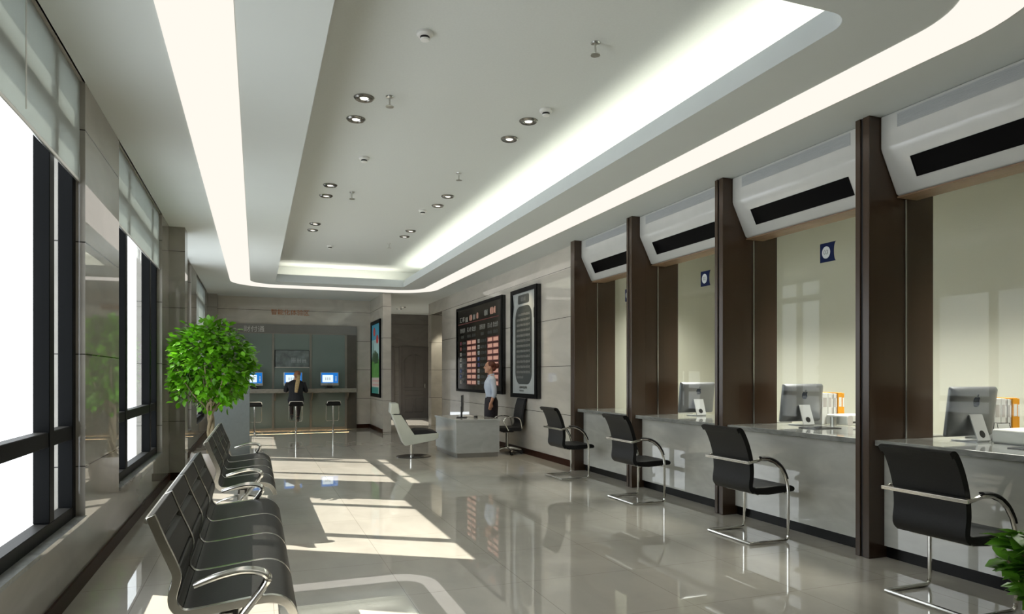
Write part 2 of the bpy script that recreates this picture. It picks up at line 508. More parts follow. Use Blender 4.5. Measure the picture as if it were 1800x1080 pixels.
for k, (y0, y1) in enumerate(WINS):
    r = bpy.data.objects.new('window_%d' % (k + 1), None); COL.objects.link(r); r.location = (XL, y0, SILL); struct(r)
    W = y1 - y0; T = H - SILL
    xo, xi = -.14, -.055
    fr = MB()
    fw = .08
    fr.box(xo, xi, 0, fw, 0, T); fr.box(xo, xi, W - fw, W, 0, T); fr.box(xo, xi, fw, W - fw, 0, fw); fr.box(xo, xi, fw, W - fw, T - .05, T)
    m1, m2 = .72, 2.26
    for m in (m1, m2): fr.box(xo, xi, m - .05, m + .05, fw, T - .05)
    for z0, z1 in ((.975 - SILL, 1.065 - SILL), (2.93 - SILL, 3.05 - SILL)):
        for a, q in ((fw, m1 - .05), (m1 + .05, m2 - .05), (m2 + .05, W - fw)): fr.box(xo + .005, xi - .005, a, q, z0, z1)
    fr.build('frame', black_frame_m, r, smooth=False, bevel=.004, seg=1)
    g = MB()
    for a, q in ((fw, m1 - .05), (m1 + .05, m2 - .05), (m2 + .05, W - fw)):
        for z0, z1 in ((fw, .975 - SILL), (1.065 - SILL, 2.93 - SILL), (3.05 - SILL, T - .05)):
            x = -.10
            g.flat([(x, a, z0), (x, q, z0), (x, q, z1), (x, a, z1)])
    g.build('pane', pane_m, r, smooth=False, recalc=False)
    s_ = MB().box(-.055, .012, .0, W, -.022, .004)
    s_.build('windowsill', top_m, r, smooth=False)
def blind(k, label, zb=2.69):
    y0, y1 = WINS[k]
    t = thing('roller_blind', label, 'blind', (XL - .03, y0, zb), group='roller blinds over the windows')
    fb = MB(); fb.box(-.002, 0, .015, y1 - y0 - .015, .02, H - zb - .002); fb.build('fabric', blind_m, t, smooth=False)
    MB().box(-.008, .006, .015, y1 - y0 - .015, 0, .024).build('hem_bar', steel_m, t, smooth=False, bevel=.003)
    if k == 0:
        MB().tube([(.012, 1.63, H - 2.70), (.012, 1.63, .07)], .004, 6).build('pull_cord', white_m, t)
blind(0, 'pale grey roller blind half lowered over the nearest window, with a thin pull cord')
blind(1, 'pale grey roller blind half lowered over the second window, between the two bare stone piers')
blind(3, 'pale grey roller blind lowered farthest down, over the window next to the far wall', 1.5)  # drawn lower than the others to keep the sun off the far floor

# far wall, pier, corridor
w = MB().box(-1.36, 3.05, YB, YB + .2, -.05, H + .05)
struct(w.build('wall_back', wall_m, smooth=False))
struct(MB().box(2.85, 3.05, 16.43, YB, 0, H).build('wall_pier', wall_m, smooth=False))
b = MB(); b.box(2.49, 2.85, YB - .015, YB, 0, .10); b.box(2.835, 2.85, 16.43, YB - .015, 0, .10)
struct(b.build('baseboard_back', base_m, smooth=False))
w = MB()
w.box(XR, XR + .2, 9.185, 17.15, -.05, H)
struct(w.build('wall_right', wall_m, smooth=False))
w = MB(); w.box(XR, XR + .2, 17.15, 18.3, 3.06, H)
w.box(XR, 5.3, 18.3, 18.6, -.05, H); w.box(XR + .2, 5.3, 17.0, 17.15, 0, H); w.box(5.3, 5.4, 17.0, 22.2, -.05, H)
struct(w.build('wall_doorway', wall_m, smooth=False))
struct(MB().box(XR, XR + .2, YF - .1, 2.148, -.05, H).build('wall_right', wall_m, smooth=False))
struct(MB().box(XR - .015, XR, 9.18, 17.15, 0, .10).build('baseboard_right', base_m, smooth=False))
w = MB()
w.box(2.95, 5.4, 22.0, 22.2, -.05, H)
w.box(2.95, 3.05, YB + .2, 19.5, -.05, H); w.box(2.95, 3.05, 19.5, 22.0, 1.9, H); w.box(2.95, 3.05, 19.5, 22.0, -.05, .03)  # unseen slot added in this side so sun reaches the corridor floor
struct(w.build('wall_corridor', wallD_m, smooth=False))
struct(MB().box(.40, .50, YB + .3, 26.0, -.05, 2.4).box(.40, 2.9, 26.0, 26.1, -.05, 3.0).build('wall_courtyard', wallD_m, smooth=False))  # unseen wall added to block the bright sky behind the corridor slot
struct(MB().box(-1.36, 7.2, YF - .1, YF, -.05, H).build('wall_front', wall_m, smooth=False))
w = MB(); w.box(7.0, 7.2, YF, 9.3, -.05, H); w.box(4.70, 7.0, 9.19, 9.3, -.05, H)
struct(w.build('wall_staff_room', staff_m, smooth=False))

def panel_door(idx, x0, x1, y, panels=True):
    r = bpy.data.objects.new('door_%d' % idx, None); COL.objects.link(r); r.location = (x0, y, 0); struct(r)
    W = x1 - x0; Hh = 2.24
    f = MB(); f.box(-.09, 0, -.03, 0, 0, Hh + .09); f.box(W, W + .09, -.03, 0, 0, Hh + .09); f.box(0, W, -.03, 0, Hh, Hh + .09)
    f.build('door_frame', door_m, r, smooth=False, bevel=.008)
    MB().box(0, W, -.012, 0, 0, Hh).build('leaf', door_m, r, smooth=False)
    p = MB()
    def ring(pts, d=.02):
        p.tube([(q[0], -.016, q[1]) for q in pts], d * .6, 6, closed=True)
    a, b_, c_, d_ = .10 * W / .8, .36 * W / .8, .44 * W / .8, .70 * W / .8
    ring([(a, 1.0), (b_, 1.0), (b_, 2.08), (a + .1, 2.02), (a, 1.9)]); ring([(c_, 1.0), (d_, 1.0), (d_, 1.9), (d_ - .1, 2.02), (c_, 2.08)])
    ring([(a, .74), (d_, .74), (d_, .90), (a, .90)]); ring([(a, .2), (b_, .2), (b_, .64), (a, .64)]); ring([(c_, .2), (d_, .2), (d_, .64), (c_, .64)])
    p.build('raised_panel', door_m, r)
    MB().tube([(W * .93, -.05, .98), (W * .93, -.05, 1.12)], .012, 8).ell((W * .93, -.02, 1.05), (.02, .03, .02)).build('handle', steel_m, r)
panel_door(1, 4.42, 5.24, 22.0)
panel_door(2, 3.30, 4.10, 22.0)

# ------------------------------------------------------------------ ceiling fittings
def mk_downlight():
    t = thing('downlight', '', 'downlight', group='recessed downlights in the raised ceiling')
    MB().lathe([(.036, -.003), (.050, -.016), (.075, -.018), (.088, -.006), (.088, 0), (.036, 0)], n=28).build('trim_ring', dark_steel_m, t)
    MB().lathe([(0, -.012), (.034, -.010), (.036, -.001), (0, -.001)], n=20).build('lens', lens_m, t)
    return t
DL = mk_downlight(); first = True
for x, side in ((.875, 'window-side'), (2.405, 'counter-side')):
    for ys, pr in (((5.97, 6.49), 'nearest'), ((8.86, 9.40), 'middle'), ((11.20, 11.70), 'farthest')):
        for y, w_ in zip(ys, ('nearer', 'farther')):
            lab = 'round silver downlight, %s one of the %s pair in the %s row' % (w_, pr, side)
            if first: DL.location = (x, y, HU); DL['label'] = lab; first = False
            else: dup(DL, (x, y, HU), 0, lab)
for y, w_ in ((19.65, 'nearer'), (20.19, 'farther')):
    d = dup(DL, (3.99, y, H), 0, 'small downlight in the dark corridor ceiling, %s of the two' % w_); d['group'] = 'corridor downlights'
d = dup(DL, (4.80, 17.9, 3.33), 0, 'small downlight inside the doorway recess beyond the black rate board'); d['group'] = 'corridor downlights'

def mk_smoke():
    t = thing('smoke_detector', '', 'smoke detector', group='smoke detectors on the raised ceiling')
    MB().lathe([(0, 0), (.058, 0), (.058, -.016), (.05, -.026), (.042, -.03), (0, -.03)], n=24).build('base', white_m, t)
    g = MB().lathe([(0, -.03), (.034, -.03), (.034, -.046), (0, -.046)], n=16); g.build('chamber', black_plastic_m, t)
    MB().lathe([(0, -.046), (.036, -.046), (.030, -.056), (.012, -.060), (0, -.060)], n=18).build('cap', white_m, t)
    return t
SMK = [(1.107, 4.69, 'white dome smoke detector, nearest of all on the raised ceiling'), (2.454, 5.67, 'white dome smoke detector beside the nearest counter-side downlight pair'),
       (1.115, 7.61, 'white dome smoke detector between the nearest and middle window-side downlight pairs'), (2.27, 9.75, 'white dome smoke detector beside the middle counter-side downlight pair'),
       (1.281, 13.01, 'small white smoke detector farthest away, near the end of the raised ceiling')]
sm = mk_smoke()
for i, (x, y, l) in enumerate(SMK):
    if i == 0: sm.location = (x, y, HU); sm['label'] = l
    else: dup(sm, (x, y, HU), 0, l)
def mk_sprinkler():
    t = thing('sprinkler_head', '', 'sprinkler', group='sprinkler heads on the raised ceiling')
    MB().lathe([(0, 0), (.034, 0), (.030, -.010), (.012, -.014), (0, -.014)], n=16).build('flange', steel_m, t)
    MB().tube([(0, 0, -.012), (0, 0, -.085)], .008, 8).build('stem', steel_m, t)
    MB().lathe([(0, -.085), (.034, -.085), (.036, -.092), (0, -.095)], n=12).build('deflector', steel_m, t)
    return t
SPR = [(1.078, 5.87, 'pendent sprinkler head beside the nearest window-side downlight pair'), (2.293, 4.40, 'pendent sprinkler head nearest of all, alone on the counter side'),
       (1.179, 9.11, 'pendent sprinkler head beside the middle window-side downlight pair'), (2.254, 7.80, 'pendent sprinkler head between the nearest and middle counter-side downlight pairs'),
       (2.267, 12.41, 'pendent sprinkler head just past the farthest counter-side downlight pair')]
sp = mk_sprinkler()
for i, (x, y, l) in enumerate(SPR):
    if i == 0: sp.location = (x, y, HU); sp['label'] = l
    else: dup(sp, (x, y, HU), 0, l)

# ------------------------------------------------------------------ service counters
COLS = [4.04, 5.78, 7.55, 9.18]       # far edge of each partition; depth .13
cname = ['nearest', 'second', 'third', 'farthest']
for i, yf in enumerate(COLS):
    yn = yf - .13
    lab = ['dark brown full-height partition nearest, between the two nearest service counters',
           'dark brown full-height partition second nearest, with the 03 sign just in front of it',
           'dark brown full-height partition third along, behind the 02 sign',
           'dark brown partition at the far end of the counters, against the stone wall'][i]
    t = thing('counter_partition', lab, 'partition', (4.37, yn, 0), group='brown partitions between counters', kind='thing')
    if i < 3:
        MB().box(0, .20, .085, .13, 0, H).build('rear_post', brown_m, t, smooth=False, bevel=.003, seg=1)
        MB().box(.012, .20, .06, .085, 0, H).build('groove', groove_m, t, smooth=False)
        MB().box(0, .20, 0, .06, 0, H).build('front_post', brown_m, t, smooth=False, bevel=.003, seg=1)
        MB().box(.20, .68, .004, .126, 0, H).build('side_panel', brown_m, t, smooth=False)
    else:
        MB().box(0, .20, 0, .13, 0, H).build('front_post', brown_m, t, smooth=False, bevel=.003, seg=1)
        MB().box(.20, .68, .004, .126, 0, H).build('side_panel', brown_m, t, smooth=False)
BAYS = [(2.15, 3.91), (4.04, 5.65), (5.78, 7.42), (7.55, 9.05)]   # nearest first
HPROF = [(4.48, H - .002), (4.48, 3.135), (4.488, 3.11), (4.64, 2.80), (4.66, 2.79), (4.86, 2.785), (4.86, H - .002)]
for i, (y0, y1) in enumerate(BAYS):
    W = y1 - y0
    t = thing('service_counter', '%s service counter with grey stone worktop and pale stone front' % ['nearest', 'second nearest', 'third', 'farthest'][i], 'counter', (4.42, y0, 0), group='bank service counters')
    MB().box(0, .95, .003, W - .003, .862, .905).build('worktop', top_m, t, smooth=False, bevel=.006)
    MB().box(.10, .14, .003, W - .003, .09, .862).build('front_panel', front_m, t, smooth=False)
    MB().box(.125, .16, .003, W - .003, 0, .09).build('plinth', kick_m, t, smooth=False)
    # header box
    h = thing('header_cabinet', 'white header box with black display strip above the %s service counter' % ['nearest', 'second nearest', 'third', 'farthest'][i], 'header box', (4.48, y0, 2.785), group='white header boxes over the counters')
    MB().prism([(x - 4.48, z - 2.785) for x, z in HPROF[:4] + HPROF[4:]], 'y', .003, W - .003).build('housing', white_box_m, h, bevel=.012, seg=3)
    MB().box(.17, .38, .006, W - .006, -.012, 0).build('underside_board', ply_m, h, smooth=False)
    # sloping display: offset along slope normal
    a = Vector((4.488 - 4.48, 3.11 - 2.785)); bb = Vector((4.64 - 4.48, 2.80 - 2.785)); d = (bb - a).normalized(); nrm = Vector((d.y, -d.x))
    if nrm.x > 0: nrm = -nrm
    L = (bb - a).length
    p0 = a + d * (L * .30); p1 = a + d * (L * .72)
    def quad(p, q, o0, o1):
        return [tuple(p + nrm * o0), tuple(q + nrm * o0), tuple(q + nrm * o1), tuple(p + nrm * o1)]
    MB().prism(quad(p0, p1, -.004, .002), 'y', .225, W - .225).build('display_strip', led_m, h, smooth=False)
    fb = MB(); e = d * .008
    fb.prism(quad(p0 - e, p0, -.004, .006), 'y', .217, W - .217); fb.prism(quad(p1, p1 + e, -.004, .006), 'y', .217, W - .217)
    fb.prism(quad(p0, p1, -.004, .006), 'y', .217, .225); fb.prism(quad(p0, p1, -.004, .006), 'y', W - .225, W - .217)
    fb.build('display_bezel', led_m, h, smooth=False)
    g = MB().box(-.002, .001, .15, W - .15, 3.255 - 2.785, 3.355 - 2.785); g.build('grille', grille_m, h, smooth=False)
    g = MB()
    for q in range(9): g.box(-.004, -.001, .155, W - .155, .478 + q * .0098, .478 + q * .0098 + .003)
    g.build('louvre', grille_m, h, smooth=False)
    # glass
    gl = thing('glass_screen', 'clear glass screen standing on the %s service counter' % ['nearest', 'second nearest', 'third', 'farthest'][i], 'glass screen', (4.743, y0, .907), group='glass screens on the counters')
    MB().box(0, .006, .004, W - .004, 0, 2.768 - .907).build('pane', screen_glass_m, gl, smooth=False)
    MB().box(-.003, .009, W - .008, W - .003, 0, 2.768 - .907).build('edge_strip', steel_m, gl, smooth=False)
    if i > 0:
        yc = y0 + W / 2 - .17; zc = 2.49
        s_ = thing('number_sign', 'navy flag-shaped sign numbered %s stuck on a counter glass screen' % ['', '03', '02', '01'][i], 'sign', (4.741, yc, zc), group='counter number signs')
        hw, hh = .09, .085
        pts = [(hw, -hh), (hw, hh), (-hw, hh)] + [(-hw + .025 * math.cos(a_), hh * math.sin(a_)) for a_ in [math.radians(q) for q in range(72, -73, -18)]] + [(-hw, -hh)]
        MB().prism(pts, 'x', -.002, 0).build('plate', navy_m, s_, smooth=False)
        MB().prism([(.02 + .046 * math.cos(2 * PI * q / 28), .054 * math.sin(2 * PI * q / 28)) for q in range(28)], 'x', -.004, -.002).build('disc', signwhite_m, s_, smooth=False); dsc = COL.objects[-1]
        MB().text(['', '03', '02', '01'][i], .055, (0, -1, 0), (0, 0, 1), (-.0055, .02, 0)).build('numerals', signgrey_m, dsc, smooth=False)

# ------------------------------------------------------------------ desktop computers behind glass
def mk_computer():
    t = thing('desktop_computer', '', 'computer', group='silver desktop computers behind the glass')
    tilt = Matrix.Translation((0, 0, .035)) @ Matrix.Rotation(math.radians(7), 4, 'X')
    # casing: rounded slab with bulged back, back faces -y
    m = MB()
    W, Z0, Z1 = .250, 0, .375
    secs = [(.020, W, 0), (.010, W, .0), (-.006, W * .97, .008), (-.018, W * .82, .03), (-.026, W * .55, .07)]
    rings = []
    for y, hw, ins in secs:
        rings.append([m.bm.verts.new((p[0], y, p[1])) for p in rrect(-hw, hw, Z0 + ins, Z1 - ins, min(.018, hw * .1) + ins * .3, 5)])
    for a_, b_ in zip(rings, rings[1:]):
        for k in range(len(a_)): m._f([a_[k], a_[(k + 1) % len(a_)], b_[(k + 1) % len(a_)], b_[k]])
    m._f(rings[0]); m._f(rings[-1][::-1])
    m.move(tilt); cas = m.build('casing', alu_m, t, angle=50)
    s_ = MB().box(-.235, .235, .020, .022, .07, .365); s_.move(tilt); s_.build('screen', led_m, cas, smooth=False)
    # stand: bent plate with round hole suggestion
    s_ = MB()
    s_.band([(-.030, .205), (-.050, .198), (-.112, .014), (-.105, .004), (.09, .004)], .008, -.068, .068, 'x')
    sd = s_.build('stand', alu_light_m, t)
    MB().prism([(.028 * math.cos(2 * PI * q / 20), .028 * math.sin(2 * PI * q / 20)) for q in range(20)], 'y', -.001, .001).move(Matrix.Translation((.0, -.101, .060)) @ Matrix.Rotation(math.radians(-18.6), 4, 'X')).build('cable_hole', black_plastic_m, sd, smooth=False)
    # fruit shaped emblem
    e = MB()
    right = [(0, .029), (.008, .033), (.017, .035), (.026, .032), (.032, .026), (.0265, .018), (.0245, .009), (.0265, .0), (.034, -.008), (.031, -.019), (.024, -.032), (.016, -.040), (.008, -.041)]
    left = [(0, -.038), (-.008, -.041), (-.016, -.040), (-.025, -.031), (-.033, -.014), (-.036, .003), (-.034, .018), (-.027, .030), (-.017, .035), (-.008, .033)]
    poly = right + left
    e.prism([(x, z) for x, z in poly], 'y', -.0285, -.0255)
    e.prism([(.001, .038), (.009, .041), (.014, .048), (.015, .058), (.007, .055), (.002, .047)], 'y', -.0285, -.0255)
    e.move(tilt @ Matrix.Translation((0, 0, .268)) @ Matrix.Diagonal((.95, 1, .95, 1))); e.build('emblem', emblem_m, cas, smooth=False)
    return t
cp = mk_computer()
CPS = [(5.02, 3.60, 'silver desktop computer seen from behind on the nearest counter'), (5.06, 5.34, 'silver desktop computer seen from behind, below the 03 sign'),
       (5.06, 7.06, 'silver desktop computer seen from behind, below the 02 sign')]
for i, (x, y, l) in enumerate(CPS):
    if i == 0: cp.location = (x, y, .905); cp['label'] = l
    else: dup(cp, (x, y, .905), 0, l)

# binders and small things on the desks
def files(x, y, where):
    row = [(.075, .235, .315, paper_m, 'wide white box file'), (.050, .235, .315, paper_m, 'slim white box file'), (.022, .22, .300, greyfile_m, 'thin grey folder'),
           (.026, .23, .310, paper_m, 'narrow white binder'), (.020, .22, .305, greyfile_m, 'narrow grey folder'), (.058, .235, .318, orange_m, 'orange box file'), (.030, .225, .312, orange_m, 'narrow orange binder')]
    xx = x
    for k, (w_, d_, h_, mm, nm) in enumerate(row):
        t = thing('box_file', '%s in the file row %s' % (nm, where), 'file', (xx + w_ / 2, y, .905), group='row of files %s' % where)
        MB().box(-w_ / 2 + .001, w_ / 2 - .001, -d_ / 2, d_ / 2, 0, h_).build('cover', mm, t, smooth=False, bevel=.003)
        MB().box(-w_ / 2 * .6, w_ / 2 * .6, -d_ / 2 - .0015, -d_ / 2, h_ * .55, h_ * .85).build('spine_label', greyfile_m if mm is paper_m else paper_m, t, smooth=False)
        xx += w_ + .003
files(5.30, 3.72, 'on the nearest counter')
files(5.34, 5.46, 'by the computer under the 03 sign')
def card_machine(x, y, label):
    t = thing('card_printer', label, 'printer', (x, y, .905), group='white machines on the counters')
    MB().prism(rrect(0, .34, 0, .105, .022, 5), 'y', -.13, .13).build('body', white_m, t, bevel=.006)
    MB().box(.05, .30, -.133, -.13, .03, .042).build('slot', black_plastic_m, t, smooth=False)
    MB().prism(rrect(.005, .07, .004, .10, .02, 4), 'y', -.134, -.13).build('end_cap', greyfile_m, t)
card_machine(5.02, 3.30, 'rounded white desk machine in front of the orange file on the nearest counter')
card_machine(5.38, 5.20, 'rounded white desk machine beside the computer below the 03 sign')
def pad(x, y, label):
    t = thing('signature_pad', label, 'pad', (x, y, .905), group='flat pads on the counter worktops')
    MB().box(-.15, .15, -.11, .11, 0, .008).build('case', black_plastic_m, t, smooth=False, bevel=.002)
    MB().box(-.13, .13, -.09, .09, .008, .0095).build('writing_surface', led_m, t, smooth=False)
pad(4.75 + .16, 3.04, 'flat black writing pad lying near the front edge of the nearest counter')
pad(4.75 + .17, 4.95, 'flat dark writing pad lying on the counter below the 03 sign')
t = thing('document_stand', 'thin wire document stand with a white sheet on the nearest counter', 'document stand', (5.22, 3.47, .905))
st = MB(); rr = .0022
st.tube([(-.09, -.03, .004), (-.055, .02, .135), (.075, .02, .135), (.075, -.03, .004)], rr, 6); st.tube([(-.07, .05, .004), (-.07, .03, .14), (.10, .03, .135), (.10, .06, .004)], rr, 6)
st.tube([(-.09, -.03, .004), (.075, -.03, .004), (.10, .06, .004), (-.07, .05, .004)], rr, 6, closed=True); st.build('wire_frame', black_plastic_m, t)
MB().box(-.05, .07, .014, .016, .015, .132).build('sheet', paper_m, t, smooth=False)
t = thing('pen_cup', 'small metal pen cup beside the computer below the 03 sign', 'cup', (5.32, 5.18, .905))
MB().lathe([(0, 0), (.03, 0), (.03, .085), (.027, .085), (.027, .006), (0, .006)], n=18).build('cup', steel_m, t)

# ------------------------------------------------------------------ visitor chairs (face +x)
def mk_chair():
    t = thing('visitor_chair', '', 'chair', group='black cantilever chairs at the counters')
    hw = .275
    seat = MB()
    prof = [(-.14, .435), (-.10, .405), (.02, .395), (.20, .405), (.285, .41), (.30, .425), (.295, .448), (.26, .462), (.10, .468), (-.02, .462), (-.12, .465)]
    seat.prism(prof, 'y', -.24, .24); seat.build('seat', leather_m, t, bevel=.016, seg=3)
    bk = MB()
    mid = smooth_path([(-.13, .43), (-.165, .47), (-.155, .58), (-.165, .70), (-.20, .82), (-.245, .915), (-.275, .945), (-.30, .935)], 4)
    bk.band([(p.x, p.y) for p in mid], .042, -.24, .24); bk.build('backrest', leather_m, t, bevel=.014, seg=3)
    # continuous chrome frame
    def side(s):
        y = s * hw
        return [(-.195, y, .68), (-.15, y, .69), (-.09, y, .702), (-.02, y, .698), (.05, y, .672), (.11, y, .625), (.155, y, .56), (.18, y, .49), (.19, y, .42),
                (.19, y, .20), (.19, y, .06), (.185, y, .03), (.165, y, .014), (0, y, .013), (-.20, y, .013)]
    L = side(1); R = side(-1)
    fr = MB(); fr.tube(L + R[::-1], .013, 8, closed=True); fr.build('frame', chrome_m, t)
    br = MB(); br.box(-.232, -.214, -hw - .012, hw + .012, .668, .692); br.build('back_bar', chrome_m, t, smooth=False, bevel=.004)
    cb = MB(); cb.tube([(.17, -hw, .41), (.17, hw, .41)], .010, 8); cb.tube([(-.06, -.2, .40), (-.06, .2, .40)], .010, 8); cb.tube([(.17, -.1, .405), (-.06, -.1, .40)], .010, 8); cb.tube([(.17, .1, .405), (-.06, .1, .40)], .010, 8)
    cb.build('seat_bearer', chrome_m, t)
    for s in (1, -1):
        y = s * hw
        pts = [(-.10, y, .721), (-.02, y, .716), (.055, y, .688), (.118, y, .638), (.16, y, .575), (.178, y, .53)]
        MB().tube([tuple(p) for p in smooth_path(pts, 3)], 1.0, 8, flat=(.02, .008), up=(.5, 0, 1)).build('arm_pad', leather_m, t)
    return t
CH = mk_chair()
for i, (x, y, l) in enumerate([(4.005, 3.0, 'black leather cantilever chair at the nearest counter, partly behind the leafy plant'), (4.005, 4.84, 'black leather cantilever chair in front of the counter with the 03 sign'),
                               (4.00, 6.69, 'black leather cantilever chair in front of the counter with the 02 sign'), (4.01, 8.53, 'black leather cantilever chair farthest along the counters, beside the last partition')]):
    if i == 0: CH.location = (x, y, 0); CH['label'] = l
    else: dup(CH, (x, y, 0), 0, l)

# ------------------------------------------------------------------ waiting benches (face +x), local origin near end, x = 0 at room x 0
FP = [(-.415, .83), (-.375, .725), (-.335, .63), (-.322, .585), (-.335, .53), (-.338, .49), (-.325, .45), (-.285, .415), (-.22, .412), (-.10, .425), (0, .435), (.06, .436), (.10, .420), (.125, .385), (.13, .36)]
def offs(poly, d):
    out = []
    for i, p in enumerate(poly):
        a = Vector(poly[max(i - 1, 0)]); b = Vector(poly[min(i + 1, len(poly) - 1)]); t_ = (b - a).normalized()
        out.append((p[0] - t_.y * d, p[1] + t_.x * d))
    return out
FPS = [(p.x, p.y) for p in smooth_path(FP, 6)]
def mk_bench():
    t = thing('waiting_bench', '', 'bench', group='rows of waiting seats under the windows')
    ny = 4; pit = .60
    up = offs(FPS, .006)
    # back pad points start to junction index, with stitched grooves
    jb = 6 * 6 + 4
    back = FPS[:jb + 1]; seat = FPS[jb + 1:]
    def pad(pts, th, grooves):
        top = offs(pts, th)
        n_ = len(top)
        top2 = []
        for i, p in enumerate(top):
            top2.append(p)
        for gq in grooves:
            i = max(1, min(n_ - 2, int(gq * (n_ - 1))))
            base = pts[i]; q = top[i]
            top2[i] = (q[0] * .5 + base[0] * .5, q[1] * .5 + base[1] * .5)
        bot = offs(pts, .004)
        return bot + top2[::-1]
    for k in range(ny):
        y0 = k * pit + .016; y1 = (k + 1) * pit - .016
        MB().prism(pad(seat, .040, []), 'y', y0, y1).build('seat_pad', leather2_m, t, bevel=.010, seg=3, angle=60)
        MB().prism(pad(back, .036, (.16, .36, .57, .8)), 'y', y0, y1).build('back_pad', leather2_m, t, bevel=.004, seg=2, angle=25)
    for k in range(ny + 1):
        yc = k * pit
        w_ = .013
        MB().band(offs(FPS, .024), .034, yc - w_, yc + w_).build('side_frame', chrome_m, t, bevel=.005)
    MB().tube([(-.405, -.01, .822), (-.405, ny * pit + .01, .822)], .012, 8).build('top_rail', steel_m, t)
    MB().box(-.15, -.07, .02, ny * pit - .02, .325, .385).build('beam', steel_m, t, smooth=False, bevel=.008)
    br = MB()
    for k in range(ny + 1): br.box(-.13, -.09, k * pit - .01, k * pit + .01, .38, .42)
    br.build('bracket', steel_m, t, smooth=False)
    for yc in (0, ny * pit):
        pts = smooth_path([(-.235, yc, .545), (-.15, yc, .572), (-.06, yc, .588), (.01, yc, .58), (.045, yc, .555), (.035, yc, .52), (-.01, yc, .46), (-.07, yc, .385), (-.115, yc, .335)], 4)
        MB().tube(pts, [1.0 + .25 * math.sin(PI * q / (len(pts) - 1)) for q in range(len(pts))], 12, flat=(.026, .014), up=(.3, 0, 1)).build('armrest', chrome_m, t)
    for yc in (.6, 1.8):
        lg = MB()
        lg.tube([(-.10, yc, .33), (-.13, yc, .05)], 1.0, 10, flat=(.03, .016), up=(1, 0, 0))
        lg.tube(smooth_path([(-.40, yc, .012), (-.32, yc, .045), (-.18, yc, .075), (-.08, yc, .075), (.06, yc, .04), (.13, yc, .012)], 4), 1.0, 8, flat=(.022, .012))
        lg.build('leg', chrome_m, t)
    return t
BN = mk_bench(); BN.location = (0, 3.05, 0); BN['label'] = 'black four-seat waiting bench with chrome frames, nearest, under the windows'
dup(BN, (0, 6.27, 0), 0, 'black four-seat waiting bench farther back, in front of the potted tree')

# ------------------------------------------------------------------ plants
def leaf(mb, pos, d, up, L, Wd):
    d = d.normalized(); side = d.cross(up)
    if side.length < 1e-3: side = d.orthogonal()
    side.normalize(); nrm = side.cross(d).normalized()
    def P(a, b, c_=0): return mb.bm.verts.new(pos + d * (a * L) + side * (b * Wd) + nrm * (c_ * L))
    b0 = P(0, 0); c1 = P(.33, 0, -.03); c2 = P(.68, 0, -.05); tp = P(1, 0, -.14)
    l1 = P(.30, .46, .03); l2 = P(.66, .42, .0); r1 = P(.30, -.46, .03); r2 = P(.66, -.42, .0)
    for q in ((b0, c1, l1), (l1, c1, c2, l2), (l2, c2, tp), (b0, r1, c1), (r1, r2, c2, c1), (r2, tp, c2)): mb._f(list(q))

def rnd_dir():
    z = random.uniform(-1, 1); a = random.uniform(0, 2 * PI); r = math.sqrt(1 - z * z)
    return Vector((r * math.cos(a), r * math.sin(a), z))

t = thing('potted_tree', 'round-headed green indoor tree with twisted trunk in a pale pot by the windows', 'potted tree', (-.535, 9.42, 0))
MB().lathe([(0, 0), (.16, 0), (.185, .02), (.235, .15), (.25, .28), (.238, .40), (.225, .43), (.205, .43), (.215, .38), (0, .38)], n=36).build('pot', ceramic_m, t, angle=50); pot = COL.objects[-1]
MB().lathe([(0, .385), (.21, .383), (.21, .375), (0, .375)], n=24).build('soil', soil_m, pot)
tk = MB()
for k in range(3):
    pts = []; rad = []
    for i in range(26):
        f_ = i / 25; a = k * 2 * PI / 3 + f_ * 7.0; rr = .028 * (1 - .2 * f_) + max(0, f_ - .8) * .5
        pts.append((rr * math.cos(a), rr * math.sin(a), .36 + f_ * .72)); rad.append(.026 - .008 * f_)
    tk.tube(pts, rad, 8)
tips = []
for k in range(16):
    a = k * 2.4; e = random.uniform(.25, .5); zt = random.uniform(1.2, 1.85)
    p0 = Vector((.05 * math.cos(a), .05 * math.sin(a), random.uniform(.95, 1.08))); p2 = Vector((e * math.cos(a), e * math.sin(a), zt)); p1 = p0.lerp(p2, .5) + Vector((0, 0, -.06))
    tk.tube(smooth_path([p0, p1, p2], 4), [.012 - .001 * q for q in range(9)], 6)
tk.build('trunk', bark_m, t)
fo = MB()
cc = Vector((-.02, 0, 1.52)); R = Vector((.48, .50, .51))
cl = [(rnd_dir(), random.uniform(.80, 1.03)) for _ in range(235)]
for dr, sc in cl:
    c0 = cc + Vector((dr.x * R.x, dr.y * R.y, dr.z * R.z)) * sc
    if dr.z < -.75 and random.random() < .5: continue
    for _ in range(11):
        p = c0 + rnd_dir() * random.uniform(.02, .12)
        if p.x < -.44: p.x = -.44 + random.uniform(0, .05)
        out = Vector(((p - cc).x, (p - cc).y, (p - cc).z * .4 - .12)).normalized()
        leaf(fo, p, (out + rnd_dir() * .7), Vector((0, 0, 1)) + rnd_dir() * .5, random.uniform(.065, .10), random.uniform(.045, .068))
for _ in range(900):
    d_ = rnd_dir(); p = cc + Vector((d_.x * R.x, d_.y * R.y, d_.z * R.z)) * random.uniform(.35, .8)
    leaf(fo, p, d_ + rnd_dir(), Vector((0, 0, 1)), random.uniform(.07, .10), .06)
fo.build('foliage', leaf_m, t, recalc=False, smooth=True, angle=180)

